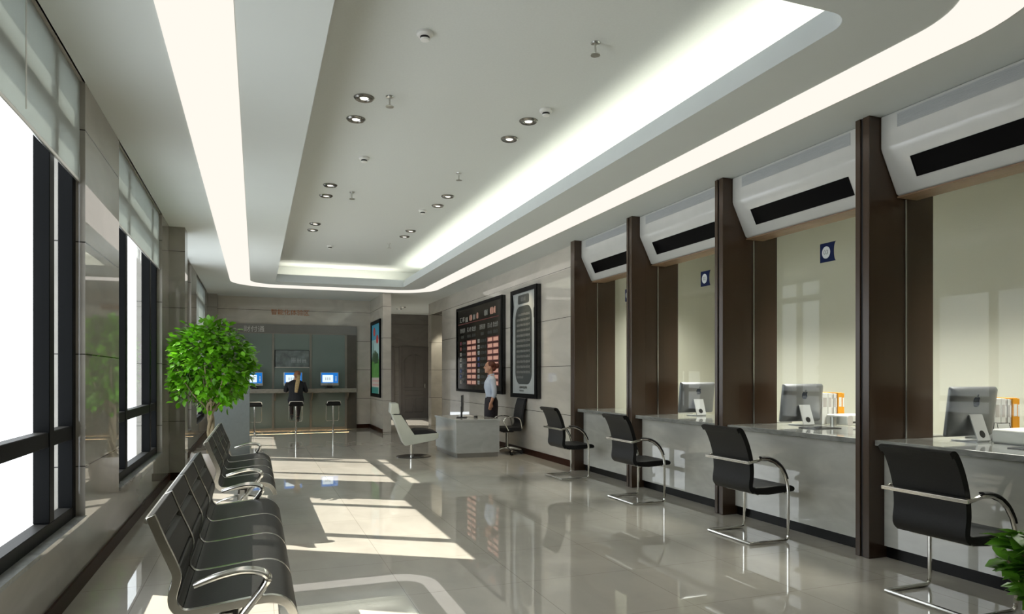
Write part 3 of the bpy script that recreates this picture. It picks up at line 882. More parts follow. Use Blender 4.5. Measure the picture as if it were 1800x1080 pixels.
t = thing('leafy_plant', 'small leafy green plant beside the nearest counter chair', 'potted plant', (3.80, 2.24, 0))
MB().lathe([(0, 0), (.12, 0), (.14, .02), (.17, .20), (.165, .22), (.15, .22), (.148, .18), (0, .18)], n=28).build('pot', ceramic_m, t)
MB().lathe([(0, .19), (.148, .188), (.148, .18), (0, .18)], n=20).build('soil', soil_m, t)
sb = MB(); fo = MB()
for k in range(30):
    a = k * 2.4 + .3; sp_ = .10 + .16 * ((k * 7) % 10) / 10; ht = .48 + .32 * ((k * 3) % 8) / 8
    if k >= 18: sp_ = .20 + .07 * (k % 3) / 2; ht = .26 + .16 * (k % 4) / 3
    pts = smooth_path([(.03 * math.cos(a), .03 * math.sin(a), .17), (sp_ * .5 * math.cos(a), sp_ * .5 * math.sin(a), .17 + (ht - .17) * .55), (sp_ * math.cos(a), sp_ * math.sin(a), ht)], 5)
    sb.tube(pts, .005, 6)
    for q in pts[1:]:
        for _ in range(3):
            d_ = Vector((math.cos(a + random.uniform(-2.2, 2.2)), math.sin(a + random.uniform(-2.2, 2.2)), random.uniform(-.3, .5)))
            leaf(fo, q, d_, Vector((0, 0, 1)) + rnd_dir() * .4, random.uniform(.10, .14), random.uniform(.070, .088))
sb.build('stem', bark_m, t); fo.build('foliage', leaf2_m, t, recalc=False, angle=180)

# ------------------------------------------------------------------ standing panel
t = thing('standing_screen', 'plain blue-grey upright panel standing behind the farther waiting bench', 'panel', (-.38, 12.45, 0))
MB().box(-.28, .28, -.03, .03, .03, 1.46).build('panel', panel_grey_m, t, smooth=False, bevel=.004)
MB().box(-.26, -.14, -.16, .16, 0, .03).build('foot', steel_m, t, smooth=False, bevel=.004)
MB().box(.14, .26, -.16, .16, 0, .03).build('foot', steel_m, t, smooth=False, bevel=.004)

# ------------------------------------------------------------------ reception desk group
t = thing('reception_desk', 'white reception desk with a grey plinth standing in front of the rate board', 'desk', (3.16, 11.10, 0))
MB().box(-.015, .785, -.015, 1.42, .612, .648).build('desktop', desk_m, t, smooth=False, bevel=.004)
MB().box(0, .03, 0, 1.40, .075, .612).build('side_panel', desk_m, t, smooth=False)
MB().box(.03, .77, 0, .03, .075, .612).build('front_panel', desk_m, t, smooth=False)
MB().box(.03, .77, 1.37, 1.40, .075, .612).build('rear_panel', desk_m, t, smooth=False)
MB().box(.02, .40, .02, 1.38, 0, .075).build('plinth', deskkick_m, t, smooth=False)
MB().box(.40, .75, .02, .06, 0, .075).build('plinth', deskkick_m, t, smooth=False)
t = thing('desk_monitor', 'black monitor on the reception desk turned toward the standing woman', 'monitor', (3.42, 11.62, .648), PI / 2 - .35)
MB().box(-.19, .19, -.012, .012, .10, .40).build('casing', black_plastic_m, t, smooth=False, bevel=.005)
MB().box(-.18, .18, -.0135, -.012, .11, .39).build('screen', led_m, t, smooth=False)
MB().box(-.03, .03, .0, .03, .01, .20).build('stand', black_plastic_m, t, smooth=False, bevel=.004)
MB().box(-.11, .11, -.08, .10, 0, .012).build('base', black_plastic_m, t, smooth=False, bevel=.003)
t = thing('computer_mouse', 'black computer mouse on the reception desk', 'mouse', (3.66, 11.60, .6495))
MB().ell((0, 0, .012), (.035, .06, .024)).build('body', black_plastic_m, t)
MB().tube([(0, .03, .036), (0, .045, .030)], .006, 6).build('scroll_wheel', white_m, t)
t = thing('paper_stack', 'sunlit white papers lying on the reception desk', 'papers', (3.62, 12.0, .648))
for k in range(4):
    MB().box(-.105, .105, -.15, .15, k * .003, k * .003 + .0028).move(Matrix.Rotation(.05 * k, 4, 'Z')).build('sheet', paper_m, t, smooth=False)

t = thing('office_chair', 'black swivel office chair with chrome loop arms between reception desk and wall', 'office chair', (4.19, 11.42, 0), PI)
st = MB()
for k in range(5):
    a = 2 * PI * k / 5 + .3
    st.tube([(0, 0, .11), (.12 * math.cos(a), .12 * math.sin(a), .10), (.25 * math.cos(a), .25 * math.sin(a), .07)], [.03, .022, .015], 8)
sbase = st.build('star_base', chrome_m, t)
for k in range(5):
    a = 2 * PI * k / 5 + .3; cx, cy = .25 * math.cos(a), .25 * math.sin(a)
    MB().tube([(cx - .02 * math.sin(a), cy + .02 * math.cos(a), .028), (cx + .02 * math.sin(a), cy - .02 * math.cos(a), .028)], .028, 12).build('caster', black_plastic_m, sbase)
MB().tube([(0, 0, .10), (0, 0, .40)], .026, 12).build('gas_column', chrome_m, t)
MB().box(-.10, .10, -.08, .08, .385, .42).build('mechanism', black_plastic_m, t, smooth=False, bevel=.01)
MB().prism([(-.20, .43), (-.18, .415), (.18, .415), (.23, .43), (.235, .46), (.20, .485), (-.16, .485), (-.20, .47)], 'y', -.22, .22).build('seat', fabric_m, t, bevel=.015, seg=3)
mid = smooth_path([(-.19, .47), (-.225, .55), (-.215, .66), (-.235, .80), (-.27, .93), (-.29, .98)], 4)
MB().band([(p.x, p.y) for p in mid], .04, -.20, .20).build('backrest', fabric_m, t, bevel=.014, seg=3)
for s in (1, -1):
    MB().tube(smooth_path([(-.19, s * .235, .46), (-.15, s * .245, .62), (-.05, s * .245, .665), (.10, s * .245, .655), (.15, s * .245, .60), (.10, s * .24, .50), (.06, s * .235, .43)], 5), .011, 8).build('armrest', chrome_m, t)

# lounge chair: faces +x
t = thing('lounge_chair', 'white angular swivel lounge chair with black cushions beside the reception desk', 'lounge chair', (2.54, 11.60, 0), -.12)
MB().lathe([(0, 0), (.30, 0), (.30, .008), (.27, .014), (.06, .022), (0, .022)], n=40).build('base_disc', pbr('lounge_base', (.05, .05, .05), .12, .7), t)
MB().tube([(-.03, 0, .02), (-.03, 0, .26)], .032, 16).build('column', chrome_m, t)
sh = MB()
hw = .29
def pan(pts): sh.prism(pts, 'y', 0, 1)
def slab(poly, y0, y1): sh.prism(poly, 'y', y0, y1)
back_o = [(-.375, .735), (-.350, .65), (-.19, .235), (-.16, .215), (-.12, .23), (-.01, .395), (-.235, .735)]
seat_o = [(-.16, .215), (-.10, .225), (.31, .295), (.385, .335), (.40, .41), (.385, .42), (-.01, .395)]
for s in (1, -1):
    a, b_ = sorted((s * hw, s * (hw - .025)))
    slab(back_o, a, b_); slab(seat_o, a, b_)
slab([(-.375, .735), (-.350, .65), (-.19, .235), (-.17, .25), (-.33, .65), (-.35, .735)], -hw + .025, hw - .025)
slab([(-.19, .235), (-.16, .215), (.31, .295), (.385, .335), (.37, .35), (.30, .32), (-.15, .24)], -hw + .025, hw - .025)
sh.build('shell', shell_m, t, smooth=False, bevel=.005)
MB().prism([(-.40, .93), (-.415, .76), (-.39, .745), (-.26, .745), (-.255, .78), (-.275, .915), (-.29, .93)], 'y', -.27, .27).build('headrest', shell_m, t, smooth=False, bevel=.012)
MB().box(-.345, -.26, -.20, .20, .728, .75).build('headrest_joint', black_plastic_m, t, smooth=False)
MB().prism([(-.245, .73), (-.205, .725), (-.06, .47), (-.01, .40), (-.03, .37), (-.14, .26), (-.31, .64), (-.32, .70)], 'y', -hw + .03, hw - .03).build('back_cushion', fabric_m, t, smooth=False, bevel=.012)
MB().prism([(-.06, .44), (.02, .475), (.20, .475), (.30, .45), (.375, .435), (.37, .36), (.28, .33), (-.08, .27)], 'y', -hw + .03, hw - .03).build('seat_cushion', fabric_m, t, smooth=False, bevel=.015)

# ------------------------------------------------------------------ boards on the right wall
BX = XR - .07
WX, WY = (0, -1, 0), (0, 0, 1)
t = thing('exchange_rate_board', 'large black currency rate board with salmon number cells on the right wall', 'rate board', (BX, 13.94, 1.99))
yo, zo = 13.94, 1.99
f = MB(); f.box(0, .07, 12.34 - yo, 15.53 - yo, 1.03 - zo, 2.95 - zo); f.build('case', board_m, t, smooth=False, bevel=.006)
f = MB()
for a in ((12.34, 12.41, 1.03, 2.95), (15.46, 15.53, 1.03, 2.95)): f.box(-.015, 0, a[0] - yo, a[1] - yo, a[2] - zo, a[3] - zo)
for a in ((12.41, 15.46, 1.03, 1.09), (12.41, 15.46, 2.89, 2.95)): f.box(-.015, 0, a[0] - yo, a[1] - yo, a[2] - zo, a[3] - zo)
f.build('bezel', black_frame_m, t, smooth=False)
def rect(mb, y0, y1, z0, z1, x=-.002):
    mb.flat([(x, y1 - yo, z0 - zo), (x, y0 - yo, z0 - zo), (x, y0 - yo, z1 - zo), (x, y1 - yo, z1 - zo)])
wt, dm, rd, sl = MB(), MB(), MB(), MB()
TXT = lambda b_, z_, *a_, **k_: MB().text(b_, z_, *a_, **k_).build('heading', board_txt_m, t, smooth=False)
TXT('汇率', .13, WX, WY, (-.003, 15.06 - yo, 2.655 - zo), sx=1.5)
for k in range(3): rect(wt, 14.62 + k * .07, 14.66 + k * .07, 2.59, 2.70)
rect(rd, 12.55, 15.40, 2.555, 2.57)
def glyphs(mb, y1, y0, z, h, n_, x=-.003):
    w_ = (y1 - y0) / n_
    for k in range(n_):
        c0 = y1 - w_ * k
        for q in range(3):
            a = c0 - w_ * (.08 + q * .28); rect(mb, a - w_ * .16, a, z - h / 2 + (h * .12 if (k + q) % 3 == 0 else 0), z + h / 2 - (h * .15 if (k * 2 + q) % 4 == 0 else 0), x)
glyphs(sl, 14.50, 14.28, 2.665, .13, 2); glyphs(wt, 14.24, 14.05, 2.665, .12, 3); glyphs(sl, 13.98, 13.84, 2.675, .13, 2)
glyphs(wt, 13.45, 13.22, 2.69, .12, 3); glyphs(sl, 13.08, 12.72, 2.70, .14, 3)
for (y1, nm) in ((15.20, '货币名称'), (13.74, '货币名称')): TXT(nm, .115, WX, WY, (-.003, y1 - .17 - yo, 2.405 - zo), sx=.85)
for y1 in (14.52, 13.08): TXT('买入价', .115, WX, WY, (-.003, y1 - yo, 2.405 - zo), sx=.9)
for y1 in (14.17, 12.73): TXT('卖出价', .115, WX, WY, (-.003, y1 - yo, 2.405 - zo), sx=.9)
for (a, b_, n_) in ((15.14, 14.92, 3), (14.66, 14.38, 4), (14.31, 14.03, 4), (13.68, 13.46, 3), (13.22, 12.94, 4), (12.87, 12.58, 4)): glyphs(dm, a, b_, 2.27, .07, n_)
for k in range(8):
    z = 2.125 - k * .126
    rect(rd, 13.99, 14.70, z - .056, z + .056, -.0016); rect(rd, 12.54, 13.26, z - .056, z + .056, -.0016)
    for a, b_ in ((14.38, 14.66), (14.03, 14.31), (12.94, 13.22), (12.58, 12.87)):
        q = MB(); rect(q, a, b_, z - .036, z + .036); q.build('rate_cell', led_salmon_m, t, smooth=False, recalc=False)
    for a, b_ in ((14.74, 15.04), (13.30, 13.70)): glyphs(dm, b_, a, z, .065, 3)
    fm = (board_txt_m, flag_blue_m, flag_red_m)
    for yc, ca, cb in ((15.17, [2, 2, 0, 0, 0, 1, 1, 0][k], [1, 0, 2, 2, 1, 0, 0, 2][k]), (13.83, [0, 0, 0, 1, 1, 0, 0, 0][k], [2, 2, 1, 0, 2, 2, 1, 1][k])):
        q = MB(); rect(q, yc - .07, yc + .07, z - .04, z + .04); q.mi = 1; rect(q, yc - .02, yc + .02, z - .02, z + .02, -.003)
        q.build('flag_icon', (fm[ca], fm[cb]), t, smooth=False, recalc=False)
wt.build('date_lettering', board_txt_m, t, smooth=False); dm.build('dim_lettering', board_dim_m, t, smooth=False, recalc=False)
rd.build('maroon_band', led_red_m, t, smooth=False, recalc=False); sl.build('led_digits', led_salmon_m, t, smooth=False, recalc=False)

t = thing('notice_board', 'tall narrow black-framed notice with pale border and dark text field on right wall', 'notice board', (BX, 11.225, 1.97))
yo, zo = 11.225, 1.97
f = MB(); f.box(0, .07, 10.60 - yo, 11.85 - yo, 1.0 - zo, 2.945 - zo); f.build('case', board_m, t, smooth=False, bevel=.006)
f = MB()
for a in ((10.60, 10.69, 1.0, 2.945), (11.77, 11.85, 1.0, 2.945), (10.69, 11.77, 1.0, 1.075), (10.69, 11.77, 2.87, 2.945)): f.box(-.02, 0, a[0] - yo, a[1] - yo, a[2] - zo, a[3] - zo)
f.build('bezel', black_frame_m, t, smooth=False)
q = MB(); rect(q, 10.69, 11.77, 1.075, 2.87, -.001); q.build('background', notice_m, t, smooth=False, recalc=False)
q = MB(); q.prism([(a - yo, b_ - zo) for a, b_ in rrect(10.84, 11.63, 1.24, 2.63, .22, 8)], 'x', -.003, -.001); q.prism([(a - yo, b_ - zo) for a, b_ in rrect(10.97, 11.50, 2.67, 2.83, .04, 5)], 'x', -.003, -.001)
q.prism([(a - yo, b_ - zo) for a, b_ in ((11.765, 2.85), (11.70, 2.65), (11.765, 2.45))], 'x', -.003, -.001); q.prism([(a - yo, b_ - zo) for a, b_ in rrect(10.70, 10.76, 2.38, 2.56, .025, 4)], 'x', -.003, -.001)
q.build('text_field', notice_dark_m, t, smooth=False)
ntx = pbr('notice_text', (.22, .23, .22), .5)
for k in range(13):
    z = 2.48 - k * .093
    a1, a0 = (11.50, 10.93) if k == 0 else ((11.57, 11.24) if k == 12 else (11.57, 10.92))
    q = MB(); glyphs(q, a1, a0, z, .045, 9 if k < 12 else 5, -.0045); q.build('text_line', ntx, t, smooth=False, recalc=False)
q = MB(); glyphs(q, 11.36, 11.12, 2.75, .075, 3, -.0045); q.build('title_lettering', ntx, t, smooth=False, recalc=False)
q = MB(); glyphs(q, 11.42, 11.06, 1.185, .045, 6, -.0045); glyphs(q, 11.42, 11.20, 1.125, .03, 5, -.0045)
q.build('dark_lettering', notice_dark_m, t, smooth=False, recalc=False)

# poster on the pier
t = thing('framed_poster', 'tall black-framed landscape poster with two red balloons on the stone pier', 'poster', (2.82, 17.36, 1.815))
yo, zo = 17.36, 1.815
f = MB()
for a in ((16.65, 16.75, .85, 2.78), (17.98, 18.07, .85, 2.78), (16.75, 17.98, .85, .94), (16.75, 17.98, 2.69, 2.78)): f.box(-.01, .03, a[0] - yo, a[1] - yo, a[2] - zo, a[3] - zo)
f.build('frame', black_frame_m, t, smooth=False, bevel=.004)
p = MB(); f_ = lambda *a, **k: rect(p, *a, **k)
rect(p, 16.75, 17.98, 2.30, 2.69, .012); p.mi = 1; rect(p, 16.75, 17.98, 1.78, 2.30, .012); p.mi = 2; rect(p, 16.75, 17.98, 1.34, 1.80, .011)
p.mi = 3
p.prism([(a - yo, b_ - zo) for a, b_ in ((17.90, 1.75), (17.60, 1.75), (17.62, 1.95), (17.70, 1.98), (17.74, 2.22), (17.77, 1.98), (17.88, 1.92))], 'x', .006, .0105)
for yy, zz, rr in ((17.45, 1.86, .16), (17.25, 1.84, .14), (17.05, 1.82, .12)): p.prism([(yy - yo + rr * math.cos(2 * PI * k / 14), zz - zo + rr * 1.1 * math.sin(2 * PI * k / 14)) for k in range(14)], 'x', .006, .0105)
p.mi = 4
for yy, zz, rr in ((17.55, 2.50, .14), (17.10, 2.30, .15)):
    p.prism([(yy - yo + rr * math.cos(2 * PI * k / 18), zz - zo + rr * .75 * math.sin(2 * PI * k / 18)) for k in range(18)], 'x', .004, .009)
p.mi = 5; rect(p, 16.75, 17.98, 1.10, 1.34, .011); p.mi = 6
for k in range(2): rect(p, 16.85, 17.85, 1.24 - k * .10, 1.275 - k * .10, .010)
p.mi = 7; rect(p, 16.95, 17.98, .94, 1.10, .011); p.mi = 5; rect(p, 16.75, 16.95, .94, 1.10, .011)
p.build('print', [sky_p, sky2_p, grn_p, dkg_p, red_p, pale_p, pink_p, teal_p], t, smooth=False, recalc=False)

# ------------------------------------------------------------------ far wall: glass cladding, shelf, letters
t = thing('glass_cladding', 'smoky green glass wall panels with slim mullions behind the far shelf', 'glass panels', (0, YB - .04, 0))
MX = [-1.42 + .915 * k for k in range(5)]
xs = [-.88, -.51, .406, 1.322, 2.214]
for a, b_ in zip(xs, xs[1:]): MB().box(a, b_, 0, .02, .05, 2.46).build('pane', tint_glass_m, t, smooth=False)
for x in xs: MB().box(x - .028, x + .028, -.02, .02, .0, 2.46).build('mullion', mullion_m, t, smooth=False, bevel=.003)
MB().box(-.88, 2.49, -.012, .03, 2.46, 2.69).build('header_band', band_m, t, smooth=False)
MB().box(-.88, 2.49, -.022, -.012, 2.455, 2.475).build('header_rail', mullion_m, t, smooth=False)
MB().box(2.24, 2.49, -.012, .03, 0, 2.46).build('end_panel', darkpanel_m, t, smooth=False)
MB().box(-.88, 2.24, -.01, .03, 0, .05).build('bottom_rail', mullion_m, t, smooth=False)
t = thing('wall_shelf_counter', 'long stone shelf counter on the far wall carrying three monitors', 'shelf', (0, 17.95, 0))
MB().box(-.88, 2.44, 0, .39, .955, 1.06).build('shelf_slab', shelf_m, t, smooth=False, bevel=.006)
for x in (-.55, .45, 1.35, 2.25): MB().prism([(.08, .955), (.39, .955), (.39, .75)], 'x', x - .015, x + .015).build('bracket', mullion_m, t, smooth=False)
# framed picture
t = thing('wall_display', 'grey framed picture with white characters on the glass panels above the seated visitor', 'display', (.87, YB - .052, 1.82))
f = MB(); f.box(-.41, .41, 0, .012, -.215, .215); f.build('backing', pbr('display_grey', (.16, .19, .19), .25, var=.4, scale=6), t, smooth=False)
f = MB(); f.box(-.42, .42, -.006, .004, -.23, -.205); f.build('lower_edge', steel_m, t, smooth=False)
f = MB(); f.box(-.425, -.41, -.006, .012, -.23, .22); f.box(.41, .42, -.006, .012, -.23, .22); f.box(-.41, .41, -.006, .012, .215, .225); f.build('frame', black_frame_m, t, smooth=False)
f = MB()
for k in range(3):
    x0 = -.02 + .13 * k
    for q in range(3): f.flat([(x0 + q * .038, -.002, -.10), (x0 + q * .038 + .022, -.002, -.10), (x0 + q * .038 + .022, -.002, .03 - .02 * k), (x0 + q * .038, -.002, .03 - .02 * k)])
    f.flat([(x0, -.0025, -.05), (x0 + .105, -.0025, -.05), (x0 + .105, -.0025, -.03), (x0, -.0025, -.03)])
f.build('characters', pbr('display_marks', (.30, .34, .34), .4), t, smooth=False, recalc=False)
t = thing('wall_sign', 'orange Chinese lettering 智能化体验区 high on the far wall', 'sign', (.825, YB - .006, 3.0))
lt = MB().text('智能化体验区', .158, (1, 0, 0), (0, 0, 1), (0, 0, 0), ext=.004); lt.build('lettering', orange_sign_m, t, smooth=False)
t = thing('wall_sign', 'silver Chinese lettering on the grey band above the glass panels, behind the tree', 'sign', (-.045, YB - .058, 2.555))
lt = MB().text('财付通', .165, (1, 0, 0), (0, 0, 1), (0, 0, 0), ext=.004); lt.build('lettering', silver_sign_m, t, smooth=False)

def mk_monitor():
    t = thing('screen_monitor', '', 'monitor', group='blue-screened monitors on the far shelf')
    MB().box(-.225, .225, 0, .05, .075, .415).build('casing', steel_m, t, smooth=False, bevel=.006)
    MB().box(-.07, .07, .0, .06, .02, .08).build('neck', black_plastic_m, t, smooth=False)
    MB().box(-.12, .12, -.05, .10, 0, .02).build('base', black_plastic_m, t, smooth=False, bevel=.004)
    MB().box(-.055, .055, -.003, 0, .105, .117).build('button_bar', black_plastic_m, t, smooth=False)
    s_ = MB(); s_.box(-.208, .208, -.002, 0, .138, .402); sc_ = s_.build('screen', scr_blue_m, t, smooth=False)
    s_ = MB(); s_.box(-.18, .085, -.004, -.002, .162, .345); s_.build('window_panel', scr_white_m, sc_, smooth=False)
    s_ = MB()
    for k in range(3): s_.box(-.11 + k * .05, -.085 + k * .05, -.005, -.004, .215, .285)
    for k in range(4): s_.box(.14, .175, -.004, -.002, .19 + k * .035, .208 + k * .035)
    s_.build('icon', scr_grey_m, sc_, smooth=False)
    return t
mo = mk_monitor()
for i, (x, l) in enumerate([(-.065, 'blue-screened monitor on the far shelf, partly hidden by the tree'), (.88, 'blue-screened monitor on the far shelf in front of the seated visitor'), (1.776, 'blue-screened monitor on the far shelf above the empty stool, nearest the poster')]):
    if i == 0: mo.location = (x, 18.10, 1.06); mo['label'] = l
    else: dup(mo, (x, 18.10, 1.06), 0, l)

def mk_stool():
    t = thing('bar_stool', '', 'stool', group='bar stools at the far shelf')
    MB().lathe([(0, 0), (.19, 0), (.19, .008), (.17, .014), (.04, .025), (0, .025)], n=32).build('base_disc', chrome_m, t)
    MB().tube([(0, 0, .02), (0, 0, .65)], .022, 12).build('post', chrome_m, t)
    MB().prism([(-.17, .66), (-.15, .645), (.15, .645), (.175, .665), (.17, .70), (-.13, .705), (-.15, .75), (-.18, .755), (-.185, .70)], 'x', -.165, .165).build('seat', leather_m, t, bevel=.01, seg=3)
    MB().tube([(-.165, -.17, .70), (-.15, -.19, .757), (-.10, -.192, .762), (.10, -.192, .762), (.15, -.19, .757), (.165, -.17, .70)], .011, 8).build('back_rim', chrome_m, t)
    MB().tube([(-.155, .10, .65), (-.155, .17, .30), (-.14, .185, .26), (.14, .185, .26), (.155, .17, .30), (.155, .10, .65)], .008, 8).build('footrest', chrome_m, t)
    return t
so = mk_stool()
for i, (x, y, l) in enumerate([(-.03, 17.5, 'black and chrome bar stool at the far shelf, beside the blue-grey panel'), (.915, 17.5, 'black and chrome bar stool with the visitor sitting on it'), (1.80, 17.5, 'empty black and chrome bar stool nearest the poster')]):
    if i == 0: so.location = (x, y, 0); so['label'] = l
    else: dup(so, (x, y, 0), 0, l)

# ------------------------------------------------------------------ people
def fuse(mb, name, mat, parent, voxel, smooth_it=3):
    o = mb.build('tmp_' + name, mat, None, smooth=False)
    r = o.modifiers.new('r', 'REMESH'); r.mode = 'VOXEL'; r.voxel_size = voxel
    s_ = o.modifiers.new('s', 'SMOOTH'); s_.iterations = smooth_it; s_.factor = .5
    dg = bpy.context.evaluated_depsgraph_get(); dg.update()
    me = bpy.data.meshes.new_from_object(o.evaluated_get(dg)); me.name = name
    bpy.data.objects.remove(o)
    for p in me.polygons: p.use_smooth = True
    if not me.materials: me.materials.append(mat)
    q = bpy.data.objects.new(name, me); COL.objects.link(q); q.parent = parent
    return q

def hand(mb, w, d, s, side):
    """w wrist point, d direction of the hand, s sideways across the palm"""
    w, d, s = Vector(w), Vector(d).normalized(), Vector(s).normalized()
    nrm = d.cross(s).normalized() * side
    mb.tube([w - d * .02, w + d * .02, w + d * .075], 1.0, 8, flat=(.034, .015), up=tuple(nrm))
    for k, L in enumerate((.058, .068, .062, .048)):
        o = s * (-.027 + .018 * k)
        p = w + d * .07 + o
        mb.tube([p, p + d * L * .5 + nrm * .006, p + d * L * .85 + nrm * .02], [.0085, .008, .0065], 6)
    p = w + d * .015 - s * .028
    mb.tube([p, p + d * .03 - s * .02 + nrm * .006, p + d * .055 - s * .018 + nrm * .014], [.0115, .010, .0075], 6)

def head(mb, c, yaw=0, tilt=(0, 0), facing=Vector((1, 0, 0))):
    m = MB()
    m.ell((0, 0, .015), (.092, .074, .098), 18, 12); m.ell((.030, 0, -.05), (.060, .055, .062), 16, 10)
    m.tube([(.085, 0, .022), (.107, 0, -.012), (.092, 0, -.022)], [.011, .015, .011], 8)
    m.ell((.084, 0, -.050), (.013, .024, .007)); m.ell((.083, 0, -.061), (.012, .020, .008)); m.ell((.072, 0, -.09), (.022, .025, .018))
    for s in (1, -1): m.ell((.0, s * .074, -.005), (.018, .010, .030)); m.ell((.074, s * .033, .030), (.018, .022, .010))
    return m

def merge(dst, src, M):
    src.move(M); me = bpy.data.meshes.new('m'); src.bm.to_mesh(me); src.bm.free(); dst.bm.from_mesh(me); bpy.data.meshes.remove(me)

# standing woman, local +x forward, placed facing -x
P1 = thing('person', 'standing person with auburn bun, pale blue shirt and dark skirt behind the reception desk', 'person', (4.12, 12.12, 0), PI - .15)
bd = MB()
bd.loft([(0, 0, .84, .10, .155), (-.01, 0, .92, .105, .16), (0, 0, 1.04, .078, .118), (.015, 0, 1.17, .098, .138), (.012, 0, 1.27, .092, .15), (-.005, 0, 1.345, .065, .15), (-.01, 0, 1.385, .045, .07), (.0, 0, 1.44, .042, .045), (.01, 0, 1.50, .045, .05)])
arms = {1: [(-.005, .165, 1.335), (-.03, .205, 1.08), (.035, .20, .875)], -1: [(-.005, -.165, 1.335), (-.04, -.21, 1.08), (.03, -.20, .87)]}
for s in (1, -1):
    A_ = arms[s]
    bd.tube(smooth_path(A_, 4), [.047, .045, .042, .040, .037, .036, .032, .028, .023], 10)
    hand(bd, A_[2], (.15, 0, -1), (1, 0, .1), s)
    bd.tube(smooth_path([(0, s * .08, .90), (.012, s * .078, .48), (-.015, s * .075, .10)], 4), [.085, .083, .074, .064, .052, .056, .05, .038, .032], 12)
    bd.tube([(-.035, s * .075, .075), (.03, s * .08, .055), (.11, s * .085, .03), (.145, s * .085, .025)], [.030, .030, .026, .016], 8)
hd = head(bd, None); merge(bd, hd, Matrix.Translation((.02, 0, 1.548)))
fuse(bd, 'body', skin_m, P1, .0075)
sh = MB()
sh.loft([(0, 0, .965, .105, .15), (0, 0, 1.04, .092, .132), (.016, 0, 1.17, .113, .152), (.014, 0, 1.27, .105, .165), (-.005, 0, 1.35, .078, .160), (-.012, 0, 1.385, .056, .074), (-.012, 0, 1.402, .050, .056)])
for s in (1, -1): sh.tube(smooth_path([arms[s][0], arms[s][1], tuple(Vector(arms[s][1]).lerp(Vector(arms[s][2]), .45))], 4), [.058, .056, .053, .050, .048, .046, .045, .044, .045], 12)
fuse(sh, 'shirt', shirt_m, P1, .009)
cl_ = MB(); cl_.tube([(-.06, .02, 1.415), (-.055, .045, 1.415), (0, .055, 1.408), (.045, .03, 1.385), (.055, 0, 1.365), (.045, -.03, 1.385), (0, -.055, 1.408), (-.055, -.045, 1.415), (-.06, -.02, 1.415)], 1.0, 8, flat=(.008, .018)); cl_.build('collar', shirt_m, P1)
sk = MB(); sk.loft([(0, 0, .50, .125, .15), (0, 0, .60, .125, .16), (-.008, 0, .80, .128, .182), (-.01, 0, .92, .122, .178), (0, 0, 1.0, .098, .142)], 24); sk.build('skirt', skirt_m, P1, angle=60)
hr = MB(); hr.ell((-.005, 0, 1.580), (.100, .083, .088), 18, 12); hr.ell((-.045, 0, 1.545), (.066, .074, .075), 14, 10); hr.ell((-.125, 0, 1.575), (.050, .050, .050), 12, 8); fuse(hr, 'hair', hair_red_m, P1, .008)
ey = MB()
for s in (1, -1): ey.ell((.102, s * .033, 1.568), (.008, .012, .006))
ey.build('eye', shoe_m, P1)
so_ = MB()
for s in (1, -1): so_.tube([(-.06, s * .075, .045), (.03, s * .08, .045), (.115, s * .085, .030), (.155, s * .085, .020)], [.036, .038, .034, .020], 10); so_.tube([(-.055, s * .075, .05), (-.055, s * .075, .0)], .012, 8)
so_.build('shoe', shoe_m, P1)

# seated visitor, local +x forward, placed facing +y
P2 = thing('person', 'visitor in a dark coat with a long fair ponytail sitting at the far shelf', 'person', (.915, 17.5, 0), PI / 2)
bd = MB()
spine = [(-.03, 0, .76), (-.05, 0, .82), (-.03, 0, .93), (.0, 0, 1.06), (.05, 0, 1.18), (.09, 0, 1.26), (.12, -.01, 1.31)]
bd.loft([(-.02, 0, .745, .12, .16), (-.02, 0, .80, .125, .175), (-.01, 0, .92, .10, .14), (.02, 0, 1.05, .105, .15), (.06, 0, 1.16, .10, .165), (.085, 0, 1.235, .07, .16), (.10, -.01, 1.275, .05, .07), (.13, -.02, 1.34, .045, .048)])
ARM = {1: [(.075, .17, 1.215), (.16, .235, 1.02), (.40, .13, 1.10)], -1: [(.075, -.17, 1.215), (.14, -.25, 1.01), (.40, -.16, 1.10)]}
for s in (1, -1):
    bd.tube(smooth_path(ARM[s], 4), [.047, .046, .044, .042, .040, .037, .033, .028, .024], 10)
    hand(bd, ARM[s][2], (1, -.2 * s, -.12), (0, 1, 0), -1)
LEGP = {1: [(.02, .085, .80), (.38, .10, .775), (.24, .085, .42)], -1: [(.02, -.085, .80), (.39, -.10, .775), (.20, -.06, .37)]}
for s in (1, -1):
    bd.tube(smooth_path(LEGP[s], 4), [.088, .086, .080, .070, .060, .058, .052, .042, .034], 12)
    a_ = Vector(LEGP[s][2]); bd.tube([a_, a_ + Vector((.05, 0, -.05)), a_ + Vector((.13, 0, -.085))], [.034, .032, .022], 8)
hd = head(bd, None); merge(bd, hd, Matrix.Translation((.17, -.035, 1.40)) @ Matrix.Rotation(.25, 4, 'X') @ Matrix.Rotation(.15, 4, 'Y'))
fuse(bd, 'body', skin_m, P2, .0085)
ct = MB()
ct.loft([(-.03, 0, .72, .145, .185), (-.025, 0, .80, .145, .195), (-.01, 0, .92, .122, .165), (.02, 0, 1.05, .125, .172), (.06, 0, 1.16, .118, .182), (.083, 0, 1.235, .085, .175), (.10, -.01, 1.285, .062, .085)])
for s in (1, -1): ct.tube(smooth_path([ARM[s][0], ARM[s][1], tuple(Vector(ARM[s][1]).lerp(Vector(ARM[s][2]), .85))], 4), [.060, .058, .056, .053, .051, .048, .044, .040, .037], 12)
fuse(ct, 'coat', coat_m, P2, .010)
tr = MB()
for s in (1, -1): tr.tube(smooth_path(LEGP[s], 4), [.094, .092, .086, .076, .066, .063, .056, .046, .038], 12)
tr.build('stockings', stocking_m, P2)
so_ = MB()
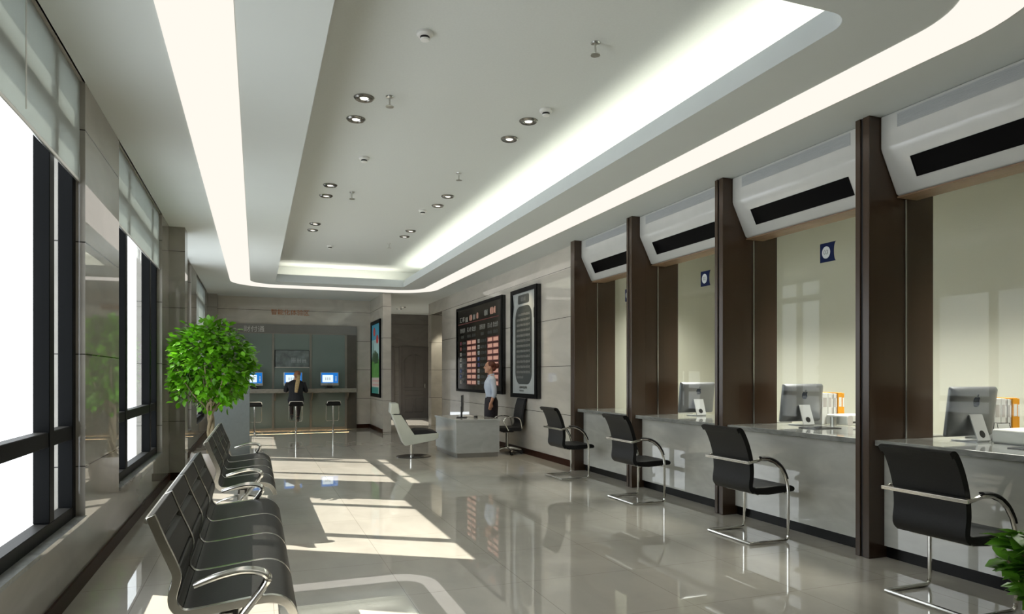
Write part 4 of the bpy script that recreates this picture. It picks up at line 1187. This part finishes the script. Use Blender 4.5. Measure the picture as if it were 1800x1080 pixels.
for s in (1, -1):
    a_ = Vector(LEGP[s][2]); so_.tube([a_ + Vector((-.035, 0, -.03)), a_ + Vector((.04, 0, -.05)), a_ + Vector((.12, 0, -.09)), a_ + Vector((.15, 0, -.10))], [.040, .040, .032, .018], 10)
    so_.tube([a_ + Vector((-.04, 0, -.03)), a_ + Vector((-.035, 0, -.12))], .010, 8)
so_.build('shoe', shoe_m, P2)
hr = MB(); hr.ell((.145, -.045, 1.435), (.098, .082, .080), 16, 10); hr.ell((.105, -.04, 1.39), (.06, .07, .07), 14, 10); fuse(hr, 'hair', hair_brown_m, P2, .009)
pt = MB(); pt.tube(smooth_path([(.06, -.06, 1.40), (-.02, -.055, 1.33), (-.065, -.035, 1.22), (-.125, -.01, 1.08), (-.145, .005, .98)], 5), [.7 + .3 * math.sin(PI * k / 20) for k in range(21)], 10, flat=(.048, .020), up=(1, 0, 0)); pt.build('ponytail', scarf_m, P2)

# ------------------------------------------------------------------ light
sun = bpy.data.lights.new('sun', 'SUN'); sun.energy = 11.0; sun.angle = .006; sun.color = (1, .95, .84)
so = bpy.data.objects.new('sun', sun); COL.objects.link(so); so.rotation_euler = Vector((1, -.617, -1.007)).to_track_quat('-Z', 'Y').to_euler(); so.location = (-6, 12, 8)

def area(name, loc, rot, sx, sy, e, col=(1, 1, 1), spread=PI):
    l = bpy.data.lights.new(name, 'AREA'); l.shape = 'RECTANGLE'; l.size = sx; l.size_y = sy; l.energy = e; l.color = col; l.spread = spread
    o = bpy.data.objects.new(name, l); COL.objects.link(o); o.location = loc; o.rotation_euler = rot
    return o
area('cove_light_side', (3.36, 9.0, 3.425), (PI, 0, 0), .10, 11.8, 75, (1.0, 1.0, .86))
area('cove_light_end', (1.75, 15.5, 3.425), (PI, 0, 0), 2.6, .10, 10, (1.0, .95, .82))
area('staff_room_light', (5.75, 5.6, 2.70), (0, 0, 0), .6, 6.6, 150, (1, .98, .88), math.radians(120))
area('shelf_glow', (.75, 18.02, .07), (0, 0, 0), 3.0, .03, 5, (1, .68, .34))
sp_ = bpy.data.lights.new('recess_spot', 'SPOT'); sp_.energy = 110; sp_.spot_size = 1.0; sp_.spot_blend = .3; sp_.color = (1, .93, .75); sp_.shadow_soft_size = .05
o = bpy.data.objects.new('recess_spot', sp_); COL.objects.link(o); o.location = (4.80, 17.9, 3.25)
sp_ = bpy.data.lights.new('desk_spot', 'SPOT'); sp_.energy = 60; sp_.spot_size = 1.3; sp_.spot_blend = .6; sp_.color = (1, .80, .52); sp_.shadow_soft_size = .05
o = bpy.data.objects.new('desk_spot', sp_); COL.objects.link(o); o.location = (4.1, 11.0, 3.3)

wd = bpy.data.worlds.new('sky_white'); SC.world = wd; wd.use_nodes = True
bg = wd.node_tree.nodes['Background']; bg.inputs['Color'].default_value = (.90, .96, 1, 1); bg.inputs['Strength'].default_value = 4.0

# ------------------------------------------------------------------ camera
cam = bpy.data.cameras.new('camera'); cam.lens = 24; cam.sensor_width = 36; cam.sensor_fit = 'HORIZONTAL'; cam.shift_y = 120 / 1800; cam.clip_start = .05; cam.clip_end = 200
co = bpy.data.objects.new('camera', cam); COL.objects.link(co); co.location = (0, 0, 1.4); co.rotation_euler = (PI / 2, 0, -math.atan(450 / 1200))
SC.camera = co

SC.view_settings.view_transform = 'Standard'; SC.view_settings.look = 'None'; SC.view_settings.exposure = 0; SC.view_settings.gamma = 1
cy = SC.cycles
cy.use_denoising = True
cy.max_bounces = 8; cy.diffuse_bounces = 4; cy.glossy_bounces = 5; cy.transmission_bounces = 6; cy.transparent_max_bounces = 12
cy.caustics_reflective = False; cy.caustics_refractive = False; cy.sample_clamp_indirect = 4
